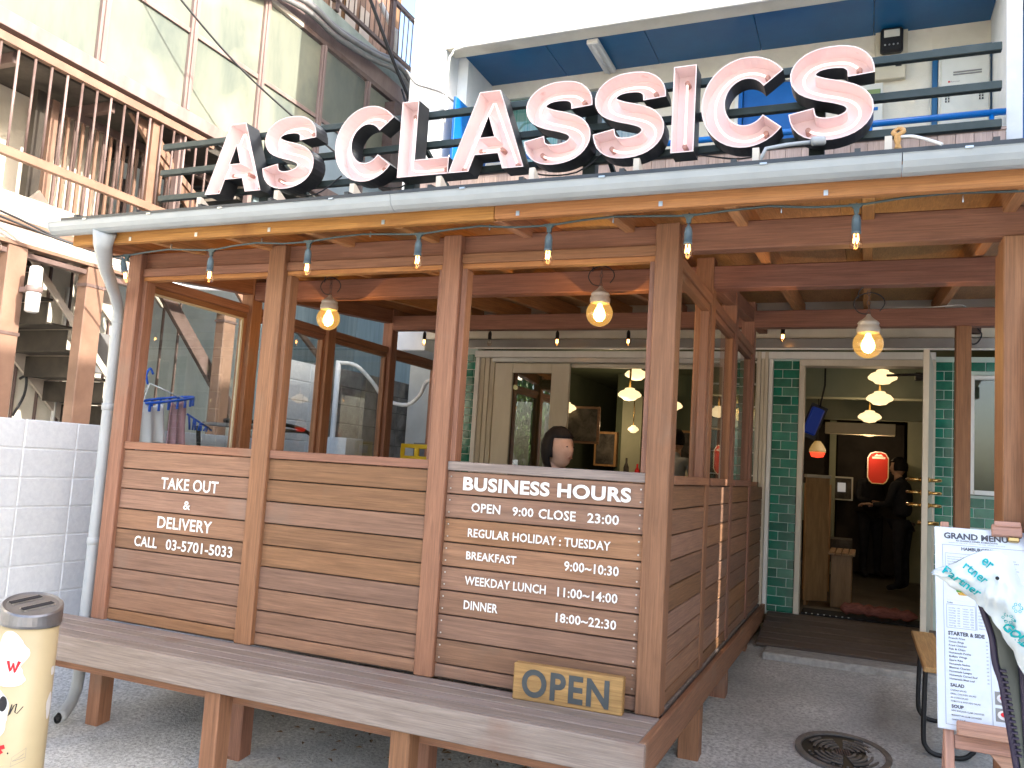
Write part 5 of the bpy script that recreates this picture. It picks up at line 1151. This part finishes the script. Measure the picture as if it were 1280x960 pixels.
# burger photograph printed on the board
q_('photo', 0.024, 0.118, -0.0012, 0.0, 0.495, 0.575, 'print_white', None, 0); 
prism('photo_pan', [(0.297+x, 0.53+z) for x, z in ((0.03, 0.568), (0.055, 0.572), (0.06, 0.56), (0.036, 0.552))], 3.6972, 3.6986, 'ink', mn)
prism('photo_bun', [(0.297+0.082+0.020*math.cos(t), 0.53+0.545+0.018*math.sin(t)) for t in [k*math.pi/6 for k in range(12)]], 3.6972, 3.6986, 'burger', mn)
prism('photo_lettuce', [(0.297+x, 0.53+z) for x, z in ((0.058, 0.54), (0.105, 0.538), (0.108, 0.532), (0.06, 0.53))], 3.696, 3.6971, 'lettuce', mn)
prism('photo_bun', [(0.297+x, 0.53+z) for x, z in ((0.062, 0.529), (0.103, 0.529), (0.098, 0.518), (0.068, 0.518))], 3.6972, 3.6986, 'burger', mn)
prism('photo_plate', [(0.297+0.075+0.046*math.cos(t), 0.53+0.520+0.016*math.sin(t)) for t in [k*math.pi/8 for k in range(16)]], 3.6987, 3.6992, 'menu_paper', mn)
mt_('STARTER & SIDE', 0.026, 0.154, 0.3555, 0.3715, bold=0.04)
for k, s in enumerate(['French Fries', 'Onion Rings', 'Fried Chicken', 'Fish & Chips', 'Homemade Pickles', 'Buffalo Wings', 'Spare Ribs', 'Homemade Nachos', 'Mexican Chorizo', 'Homemade Lasagna', 'Homemade Corned Beef', 'Homemade Meat Loaf']):
    z = 0.341-0.0142*k; mt_(s, 0.028, 0.028+0.0048*len(s), z, z+0.0075, 'ink', 0.015); mt_('680', 0.157, 0.164, z, z+0.005, 'print_grey', 0.01)
mt_('SALAD', 0.030, 0.078, 0.1585, 0.1715, bold=0.04)
for k, s in enumerate(['CAESAR SALAD', 'GRILL CHICKEN SALAD', 'AS CORN SALAD', 'TOMATO & AVOCADO SALAD']): z = 0.143-0.0135*k; mt_(s, 0.030, 0.030+0.0046*len(s), z, z+0.006, 'ink', 0.01)
mt_('SOUP', 0.032, 0.074, 0.080, 0.093, bold=0.04)
for k, s in enumerate(['NEW ENGLAND CLAM CHOWDER', 'MANHATTAN CLAM CHOWDER', 'ONION SOUP']): z = 0.068-0.0165*k; mt_(s, 0.032, 0.032+0.0046*len(s), z, z+0.006, 'ink', 0.01)
for z0_, mm in ((0.115, 'burger'), (0.055, 'menu_paper')):
    q_('photo', 0.18, 0.235, -0.0012, 0, z0_, z0_+0.048, 'print_grey', None, 0)
    prism('photo_dish', [(0.297+0.208+0.022*math.cos(t), 0.53+z0_+0.024+0.017*math.sin(t)) for t in [k*math.pi/6 for k in range(12)]], 3.6975, 3.6987, 'print_white', mn)
    prism('photo_food', [(0.297+0.208+0.012*math.cos(t), 0.53+z0_+0.026+0.009*math.sin(t)) for t in [k*math.pi/5 for k in range(10)]], 3.6965, 3.6974, 'print_red', mn)
# frame of the stand
q_('clip_bar', 0.193, 0.30, -0.030, -0.001, 0.775, 0.822, 'menu_wood'); q_('clip_bar', 0.200, 0.295, -0.04, -0.0305, 0.81, 0.832, 'menu_wood')
q_('clip_hook', 0.25, 0.29, -0.02, -0.002, 0.755, 0.774, 'brass')
q_('ledge', 0.047, 0.55, -0.035, -0.001, -0.018, 0.034, 'menu_wood'); q_('ledge_lip', 0.05, 0.55, -0.042, -0.0355, -0.02, 0.004, 'menu_wood')
for x in (0.008, 0.53): q_('leg', x, x+0.032, 0.013, 0.042, -1.0, 0.83, 'menu_wood')
q_('cross_rail', 0.041, 0.529, 0.016, 0.040, -0.062, -0.012, 'menu_wood')
prism('corner_brace', [(0.297+x, 0.53+z) for x, z in ((0.16, -0.063), (0.529, -0.063), (0.529, -0.20), (0.24, -0.20), (0.21, -0.12))], 3.72, 3.735, 'menu_wood_x', mn)
for x in (0.06, 0.515): beam('rear_leg', (0.297+x, 3.70+0.06, 0.53+0.65), (0.297+x, 3.70+0.06+0.677*1.45, 0.53+0.65-0.815*1.45), 0.028, 0.025, 'menu_wood', mn)
mn.rotation_euler = (R(-20.4), 0, 0); mn.scale = (0.865, 0.865, 0.865); mn.location = (0.257, 3.20, 0.650)

# ------------------------------------------------------------------ moulded seat and plastic bag at the right edge
se = thing('moulded_seat', (0.46, 2.5, gz(2.5)), 'olive grey moulded plastic seat shell with a dark ribbed rim at the right edge', 'seat')
edge = [(0.288, 1.148), (0.300, 1.11), (0.315, 1.06), (0.322, 1.0), (0.336, 0.955), (0.345, 0.90), (0.352, 0.86), (0.362, 0.80), (0.372, 0.74), (0.39, 0.66)]
V = []; Fc = []; n = len(edge); m_ = 8
for i, (x, z) in enumerate(edge):
    for j in range(m_+1):
        u = j/m_; V.append((x+u*0.40, 2.5+0.09*math.sin(u*math.pi)-0.02*u, z+0.02*u-0.12*u*(1-i/n)))
for i in range(n-1):
    for j in range(m_): a = i*(m_+1)+j; Fc.append((a, a+1, a+m_+2, a+m_+1))
sh = mesh_obj('shell', V, Fc, 'seat_plastic', se, smooth=True); md = sh.modifiers.new('s', 'SOLIDIFY'); md.thickness = 0.014
tube('rim', cr([(x-0.004, 2.495, z) for x, z in edge], 3), 0.008, 'seat_rim', se, n=8)
tube('rim', cr([(0.292, 2.50, 1.15), (0.32, 2.51, 1.115), (0.36, 2.53, 1.075), (0.42, 2.56, 1.03), (0.55, 2.58, 0.99)], 4), 0.009, 'seat_rim', se, n=8)
for i in range(16):
    t = i/15; x = 0.326+0.034*t; z = 0.985-0.2*t; box('rib', x+0.001, x+0.016, 2.482, 2.496, z-0.003, z+0.003, 'seat_rim', se, bev=0.001)
beam('side_channel', (0.385, 2.50, 1.0), (0.40, 2.50, 0.72), 0.03, 0.03, 'seat_rim', se, up=(0, 1, 0))
tube('frame_tube', cr([(0.385, 2.52, 0.93), (0.40, 2.49, 0.86), (0.44, 2.47, 0.83), (0.5, 2.48, 0.82)]), 0.006, 'print_white', se, n=6)
for x in (0.375, 0.70): tube('leg', [(x, 2.52, 0.80), (x+0.02, 2.5, gz(2.5)+0.005)], 0.012, 'steel', se, n=8)
tube('leg', [(0.70, 2.52, 0.80), (0.72, 2.9, gz(2.9)+0.005)], 0.012, 'steel', se, n=8)
bgx = thing('plastic_bag', (0.33, 2.44, 1.2), 'white plastic bag printed with teal Partner lettering draped over the seat', 'bag')
top_ = [(0.170, 1.222), (0.205, 1.237), (0.235, 1.256), (0.27, 1.276), (0.311, 1.289), (0.341, 1.268), (0.357, 1.235), (0.375, 1.20), (0.42, 1.165), (0.5, 1.12), (0.62, 1.05)]
bot_ = [(0.172, 1.212), (0.20, 1.195), (0.232, 1.175), (0.262, 1.152), (0.284, 1.142), (0.30, 1.118), (0.325, 1.09), (0.348, 1.04), (0.373, 0.985), (0.47, 0.86), (0.60, 0.78)]
tp, bp_ = cr([(x, 0, z) for x, z in top_], 3), cr([(x, 0, z) for x, z in bot_], 3)
V = []; Fc = []; mm = 14
rgb = random.Random(3)
for i in range(len(tp)):
    for j in range(mm+1):
        v = j/mm; p = tp[i].lerp(bp_[i], v); bul = 0.05*math.sin(v*math.pi)*min(1, i/6+0.1)
        fold = 0.006*math.sin(i*0.9+v*7)+0.004*math.sin(i*2.1-v*11)+0.004*math.sin(v*17+i*0.4)
        V.append((p.x+fold*0.4, 2.44-bul+fold-0.0*i, p.z+0.3*fold))
nf = len(V)
for i in range(len(tp)-1):
    for j in range(mm): a = i*(mm+1)+j; Fc.append((a, a+mm+1, a+mm+2, a+1))
for k in range(nf): V.append((V[k][0], 2.455+0.02*math.sin((k % (mm+1))/mm*math.pi), V[k][2]))
for i in range(len(tp)-1):
    for j in range(mm): a = nf+i*(mm+1)+j; Fc.append((a, a+1, a+mm+2, a+mm+1))
film = mesh_obj('film', V, Fc, 'bag_film', bgx, smooth=True)
def bag_y(x, z):
    best = min(range(nf), key=lambda k: (V[k][0]-x)**2+(V[k][2]-z)**2); return V[best][1]
def btext(s, cx, cz, ln, ht, ang_, mat_='print_teal', bold=0.02):
    t = text('print_text', s, -ln/2, ln/2, -ht/2, ht/2, 0, mat_, film, bold=bold); t.location = (0, 0, 0)
    for v in t.data.vertices:
        x = v.co.x*math.cos(ang_)-v.co.z*math.sin(ang_)+cx; z = v.co.x*math.sin(ang_)+v.co.z*math.cos(ang_)+cz
        v.co = Vector((x, bag_y(x, z)-0.006, z))-wloc(film)
btext('Partner', 0.234, 1.204, 0.096, 0.021, R(-33)); btext('rtner', 0.262, 1.228, 0.058, 0.019, R(-38)); btext('er', 0.288, 1.254, 0.024, 0.019, R(-40))
btext('GOLD', 0.352, 1.088, 0.065, 0.024, R(-42), bold=0.05)
for cx, cz in ((0.334, 1.125), (0.352, 1.155)):
    for k in range(6): btext('o', cx+0.009*math.cos(k*1.05), cz+0.009*math.sin(k*1.05), 0.007, 0.008, 0, bold=0.0)
lathe('eyelet', [(0.0045, 0), (0.0045, 0.002), (0.0001, 0.0025)], 'print_black', (0.308, bag_y(0.308, 1.222)-0.007, 1.222), bgx, n=10, axis='y')

# ------------------------------------------------------------------ people
def skin_body(name, joints, edges, m, parent, sub=2):
    """one continuous surface grown round connected joints; joints: key -> (x, y, z, radius)"""
    ks = list(joints); me = bpy.data.meshes.new(name)
    base = wloc(parent)
    me.from_pydata([Vector(joints[k][:3])-base for k in ks], [(ks.index(a), ks.index(b)) for a, b in edges], [])
    me.materials.append(M[m]); o = link(name, me, base, parent)
    md = o.modifiers.new('k', 'SKIN'); md.use_smooth_shade = True
    for i, k in enumerate(ks):
        r = joints[k][3]; sv = me.skin_vertices[0].data[i]; sv.radius = (r, r) if not isinstance(r, tuple) else r
    me.skin_vertices[0].data[0].use_root = True
    sd = o.modifiers.new('s', 'SUBSURF'); sd.levels = sub; sd.render_levels = sub
    return o
def head(parent, c, face, hair_m='hair', size=1.0, long=False):
    """head with nose, eyes, mouth, ears; c = centre, face = yaw of the viewing direction (0 = -y)"""
    bm = bmesh.new(); bmesh.ops.create_uvsphere(bm, u_segments=24, v_segments=16, radius=1)
    for v in bm.verts:
        x, y, z = v.co; f = max(0, -y)
        X = 0.076*x*(1-0.18*max(0, -z)); Y = 0.098*y*(1-0.10*max(0, -z)*(1 if y > 0 else 0)); Z = 0.118*z
        if f > 0.75 and abs(x) < 0.3 and -0.35 < z < 0.15: Y -= 0.016*(1-abs(x)/0.3)*(0.5-z)        # nose
        if f > 0.6 and 0.1 < abs(x) < 0.55 and 0.0 < z < 0.25: Y += 0.006                          # eye sockets
        if z < -0.6 and f > 0.2: Y -= 0.008
        v.co = Vector((X, Y, Z))*size
    for s_ in (-1, 1):
        r = bmesh.ops.create_uvsphere(bm, u_segments=8, v_segments=6, radius=1)
        for v in r['verts']: v.co = Vector((s_*0.077+v.co.x*0.010, 0.008+v.co.y*0.018, -0.005+v.co.z*0.032))*size
    rm = Matrix.Rotation(face, 4, 'Z')
    for v in bm.verts: v.co = rm @ v.co+Vector(c)-wloc(parent)
    me = bpy.data.meshes.new('head'); bm.to_mesh(me); bm.free(); me.polygons.foreach_set('use_smooth', [True]*len(me.polygons)); me.materials.append(M['skin'])
    o = link('head', me, wloc(parent), parent)
    for s_ in (-1, 1):
        p = rm @ Vector((s_*0.030*size, -0.092*size, 0.014*size))+Vector(c)
        lathe('eye', [(0.0001, -0.004), (0.0065, 0), (0.0001, 0.004)], 'print_black', p, o, n=10)
    p = rm @ Vector((0, -0.092*size, -0.052*size))+Vector(c)
    e = box('mouth', p.x-0.02, p.x+0.02, p.y-0.004, p.y+0.004, p.z-0.004, p.z+0.004, 'lip', o, bev=0.003); e.rotation_euler = (0, 0, face)
    # hair cap
    bm = bmesh.new(); bmesh.ops.create_uvsphere(bm, u_segments=28, v_segments=18, radius=1)
    dl = []
    for v in bm.verts:
        x, y, z = v.co
        if (y < -0.35 and z < 0.42) or (z < (-0.95 if long else -0.45)) or (y < 0.0 and z < -0.05 and abs(x) < 0.9): dl.append(v); continue
        k = 1.10+0.03*math.sin(9*x+7*y)+0.02*math.sin(17*z+11*x)
        v.co = Vector((0.082*x*k, 0.104*y*k+0.004, 0.124*z*k*(1.15 if long and z < 0 else 1)))*size
    bmesh.ops.delete(bm, geom=dl, context='VERTS')
    for v in bm.verts: v.co = rm @ v.co+Vector(c)-wloc(parent)
    me = bpy.data.meshes.new('hair'); bm.to_mesh(me); bm.free(); me.polygons.foreach_set('use_smooth', [True]*len(me.polygons)); me.materials.append(M[hair_m])
    h = link('hair', me, wloc(parent), parent); md = h.modifiers.new('s', 'SOLIDIFY'); md.thickness = 0.012; return o
def hand(parent, wrist, dirv, palm_n, m='skin'):
    d = Vector(dirv).normalized(); nn = Vector(palm_n).normalized(); s_ = d.cross(nn).normalized(); w0 = Vector(wrist)
    J = {'w': (*w0, 0.022), 'p': (*(w0+d*0.045), (0.036, 0.016)), 'q': (*(w0+d*0.085), (0.036, 0.013))}; E_ = [('w', 'p'), ('p', 'q')]
    skin_body('palm', J, E_, m, parent, 1)
    for i, L_ in enumerate((0.066, 0.075, 0.070, 0.055)):
        b = w0+d*0.088+s_*(0.026-0.0175*i); c1 = b+d*L_*0.45+nn*0.006; c2 = c1+d*L_*0.25+nn*0.012; c3 = c2+d*L_*0.15+nn*0.016
        tube('finger', cr([b, c1, c2, c3], 3), [0.0085]*9+[0.006], m, parent, n=8)
    b = w0+d*0.03+s_*0.03; tube('thumb', cr([b, b+s_*0.022+d*0.02, b+s_*0.03+d*0.045+nn*0.01], 3), [0.010]*6+[0.007], m, parent, n=8)

def seated(x, y, zs):
    p = thing('person', (x, y, zs), 'seated diner with black hair, head just above the sill beside the corner post', 'person')
    J = {'pelvis': (x, y, zs+0.50, 0.135), 'waist': (x, y+0.0, zs+0.66, 0.12), 'chest': (x, y+0.01, zs+0.83, (0.15, 0.12)), 'neck': (x, y+0.01, zs+0.955, 0.055), 'nk2': (x+0.005, y, zs+1.0, 0.05),
         'sl': (x-0.04, y-0.17, zs+0.90, 0.055), 'el': (x+0.10, y-0.22, zs+0.66, 0.042), 'wl': (x+0.32, y-0.16, zs+0.735, 0.028),
         'sr': (x-0.04, y+0.17, zs+0.90, 0.055), 'er': (x+0.10, y+0.22, zs+0.66, 0.042), 'wr': (x+0.32, y+0.16, zs+0.735, 0.028),
         'hl': (x+0.02, y-0.09, zs+0.48, 0.09), 'kl': (x+0.42, y-0.11, zs+0.49, 0.065), 'al': (x+0.42, y-0.11, zs+0.08, 0.042),
         'hr': (x+0.02, y+0.09, zs+0.48, 0.09), 'kr': (x+0.42, y+0.11, zs+0.49, 0.065), 'ar': (x+0.42, y+0.11, zs+0.08, 0.042), 'fl': (x+0.56, y-0.11, zs+0.05, 0.035), 'fr': (x+0.56, y+0.11, zs+0.05, 0.035)}
    E_ = [('pelvis', 'waist'), ('waist', 'chest'), ('chest', 'neck'), ('neck', 'nk2'), ('chest', 'sl'), ('sl', 'el'), ('el', 'wl'), ('chest', 'sr'), ('sr', 'er'), ('er', 'wr'), ('pelvis', 'hl'), ('hl', 'kl'), ('kl', 'al'), ('al', 'fl'), ('pelvis', 'hr'), ('hr', 'kr'), ('kr', 'ar'), ('ar', 'fr')]
    skin_body('body', J, E_, 'cloth_black', p)
    tube('neck', [(x+0.0, y, zs+0.94), (x+0.015, y-0.002, zs+1.04)], 0.05, 'skin', p, n=12)
    head(p, (x+0.03, y-0.01, zs+1.09), R(68), size=0.98, long=True)
    for s_ in (-1, 1): hand(p, (x+0.34, y+s_*0.155, zs+0.738), (1, -s_*0.2, 0), (0, 0, -1))
    return p
seated(-1.665, 4.60, 0.45)
stl = thing('stool', (-1.665, 4.6, 0.45), 'plain wooden stool under the seated diner', 'stool')
box('seat', -1.85, -1.50, 4.43, 4.77, 0.80, 0.835, 'cedar', stl)
for sx_ in (-1.83, -1.55):
    for sy_ in (4.45, 4.72): box('leg', sx_, sx_+0.03, sy_, sy_+0.03, 0.45, 0.799, 'cedar', stl)
tb = thing('dining_table', (-1.15, 4.6, 0.45), 'small wooden table in front of the seated diner on the terrace', 'table')
box('top', -1.42, -0.92, 4.2, 5.0, 1.145, 1.17, 'cedar', tb); box('pedestal', -1.21, -1.13, 4.56, 4.64, 0.48, 1.144, 'black_iron', tb); box('foot', -1.4, -0.95, 4.5, 4.7, 0.45, 0.479, 'black_iron', tb)

def standing(x, y, zf, hgt, face, label, top_m, leg_m, bend=0.0, arms='work'):
    k = hgt/1.7; p = thing('person', (x, y, zf), label, 'person')
    f = Vector((math.sin(face), -math.cos(face), 0)); s = Vector((math.cos(face), math.sin(face), 0))
    def P(a, b, z, r): v = Vector((x, y, zf))+f*(a*k)+s*(b*k)+Vector((0, 0, z*k)); return (*v, tuple(q*k for q in r) if isinstance(r, tuple) else r*k)
    J = {'pelvis': P(0, 0, 0.93, (0.15, 0.115)), 'waist': P(bend*0.3, 0, 1.07, 0.125), 'chest': P(bend*0.7, 0, 1.27, (0.16, 0.12)), 'neck': P(bend*0.9, 0, 1.41, 0.055), 'n2': P(bend, 0, 1.46, 0.05),
         'sl': P(bend*0.8, -0.175, 1.36, 0.055), 'el': P(bend*0.8+0.06, -0.23, 1.10, 0.043), 'wl': P(bend+0.27, -0.15, 1.08, 0.03),
         'sr': P(bend*0.8, 0.175, 1.36, 0.055), 'er': P(bend*0.8+0.06, 0.23, 1.10, 0.043), 'wr': P(bend+0.27, 0.15, 1.08, 0.03)}
    skin_body('torso', J, [('pelvis', 'waist'), ('waist', 'chest'), ('chest', 'neck'), ('neck', 'n2'), ('chest', 'sl'), ('sl', 'el'), ('el', 'wl'), ('chest', 'sr'), ('sr', 'er'), ('er', 'wr')], top_m, p)
    J = {'pelvis': P(0, 0, 0.95, (0.15, 0.115)), 'hl': P(0, -0.09, 0.84, 0.095), 'kl': P(0.02, -0.10, 0.48, 0.062), 'al': P(0, -0.11, 0.09, 0.045), 'fl': P(0.15, -0.12, 0.04, 0.035),
         'hr': P(0, 0.09, 0.84, 0.095), 'kr': P(0.02, 0.10, 0.48, 0.062), 'ar': P(0, 0.11, 0.09, 0.045), 'fr': P(0.15, 0.12, 0.04, 0.035)}
    skin_body('trousers', J, [('pelvis', 'hl'), ('hl', 'kl'), ('kl', 'al'), ('al', 'fl'), ('pelvis', 'hr'), ('hr', 'kr'), ('kr', 'ar'), ('ar', 'fr')], leg_m, p)
    c = Vector((x, y, zf))+f*(bend*k+0.02)+Vector((0, 0, 1.575*k)); tube('neck', [c-Vector((0, 0, 0.17*k)), c-Vector((0, 0, 0.06*k))], 0.05*k, 'skin', p, n=10)
    head(p, c, face, size=k)
    for b in (-0.15, 0.15): v = P(bend+0.29, b, 1.08, 0)[:3]; hand(p, v, f, (0, 0, -1))
    return p
standing(0.43, 10.6, ZF, 1.52, R(-115), 'person in black with dark hair standing at the counter behind the open door leaf', 'cloth_black', 'cloth_black', 0.05)
standing(0.10, 12.0, ZF, 1.55, R(30), 'dim figure in dark clothes farther inside the doorway beside the red sign', 'cloth_black', 'cloth_black')
standing(-1.86, 8.75, ZF, 1.64, R(160), 'person in grey shirt and jeans seen from behind, inside past the corner post', 'cloth_grey', 'denim', 0.08)

# ------------------------------------------------------------------ greenery across the street, mirrored in the door glass
def tree(x, y, z, h, r, label, sd):
    rg = random.Random(sd); o = thing('tree', (x, y, z), label, 'tree', 'trees across the street behind the viewer')
    tube('trunk', cr([(x, y, z), (x+0.05, y, z+h*0.3), (x-0.06, y+0.05, z+h*0.6), (x, y, z+h*0.85)]), [0.16-0.01*i for i in range(13)], 'bark', o, n=8)
    for k in range(7):
        a = rg.uniform(0, 6.28); zz = z+h*rg.uniform(0.35, 0.7); tube('limb', [(x, y, zz), (x+r*0.6*math.cos(a), y+r*0.6*math.sin(a), zz+h*0.2)], [0.05, 0.015], 'bark', o, n=6)
    V = []; Fc = []; mi = []
    for c in range(95):
        a = rg.uniform(0, 6.28); rr = r*math.sqrt(rg.random()); cx, cy, cz = x+rr*math.cos(a), y+rr*math.sin(a), z+h*rg.uniform(0.12, 1.0)
        m_ = rg.random() < 0.45
        for q in range(150):
            p = Vector((cx+rg.gauss(0, 0.22), cy+rg.gauss(0, 0.22), cz+rg.gauss(0, 0.30))); d = Vector((rg.uniform(-0.3, 0.3), rg.uniform(-0.3, 0.3), -1)).normalized()*0.16
            s_ = d.cross(Vector((rg.uniform(-1, 1), rg.uniform(-1, 1), 0.1)))  .normalized()*0.032; n0 = len(V)
            V += [p, p+d*0.5+s_, p+d, p+d*0.5-s_]; Fc.append((n0, n0+1, n0+2, n0+3)); mi.append(1 if m_ else 0)
    mesh_obj('crown', V, Fc, None, o, mats=['leaf_a', 'leaf_b'], midx=mi)
tree(-8.9, -6.5, -0.5, 6.0, 2.0, 'weeping green tree across the street', 1)
tree(-6.4, -7.4, -0.5, 5.6, 1.8, 'second leafy green tree across the street', 2)
tree(-11.8, -6.0, -0.5, 6.2, 2.0, 'tall leafy tree farthest along the street', 3)
# unseen thin-walled building added across the alley to shade the shop front
nh = thing('neighbour_building', (6.5, 0.0, -0.5), 'unseen plain rendered building across the alley, shaped to shade the shop front', 'building')
zg_ = 1.75+5.74*0.5875; zl_ = 0.46+5.74*0.5875; HN = 8.4
box('wall', 5.0, 5.1, -1.5, 4.03, -0.5, HN, 'bounce_wall', nh, bev=0); box('wall', 5.0, 5.1, 4.11, 16.0, -0.5, HN, 'bounce_wall', nh, bev=0)
box('sun_slit_base', 5.0, 5.1, 4.03, 4.11, -0.5, zl_, 'bounce_wall', nh, bev=0)  # wall below a narrow slit cut to throw a sun strip on the terrace
box('sun_slit_top', 5.0, 5.1, 4.03, 4.11, zg_, HN, 'bounce_wall', nh, bev=0)  # wall above the same slit, sets the top of the sun strip
box('roof', 4.95, 5.6, -1.55, 16.1, HN, HN+0.12, 'slab_pale', nh)
for i in range(7):
    for j in range(3): box('window', 4.97, 4.999, 4.8+1.6*i, 5.9+1.6*i, 0.8+2.5*j, 2.1+2.5*j, 'pane_door', nh, bev=0)

# ------------------------------------------------------------------ litter under the deck
V = []; Fc = []; rg = random.Random(11)
for k in range(420):
    x, y = rg.gauss(-2.35, 0.5), rg.gauss(4.5, 0.5)
    if y < 3.3 or y > 6.3 or x > -0.95: continue
    z = gz(y)+0.006+rg.random()*0.012; a = rg.uniform(0, 6.28); L_ = rg.uniform(0.015, 0.04); n0 = len(V)
    dx, dy = math.cos(a)*L_, math.sin(a)*L_; V += [(x, y, z), (x+dx-dy*0.3, y+dy+dx*0.3, z+0.008), (x+1.6*dx, y+1.6*dy, z), (x+dx+dy*0.3, y+dy-dx*0.3, z+0.004)]; Fc.append((n0, n0+1, n0+2, n0+3))
tag(mesh_obj('dry_leaves', V, Fc, 'leaf_dry', loc=(-2.4, 4.5, 0)), kind='stuff')
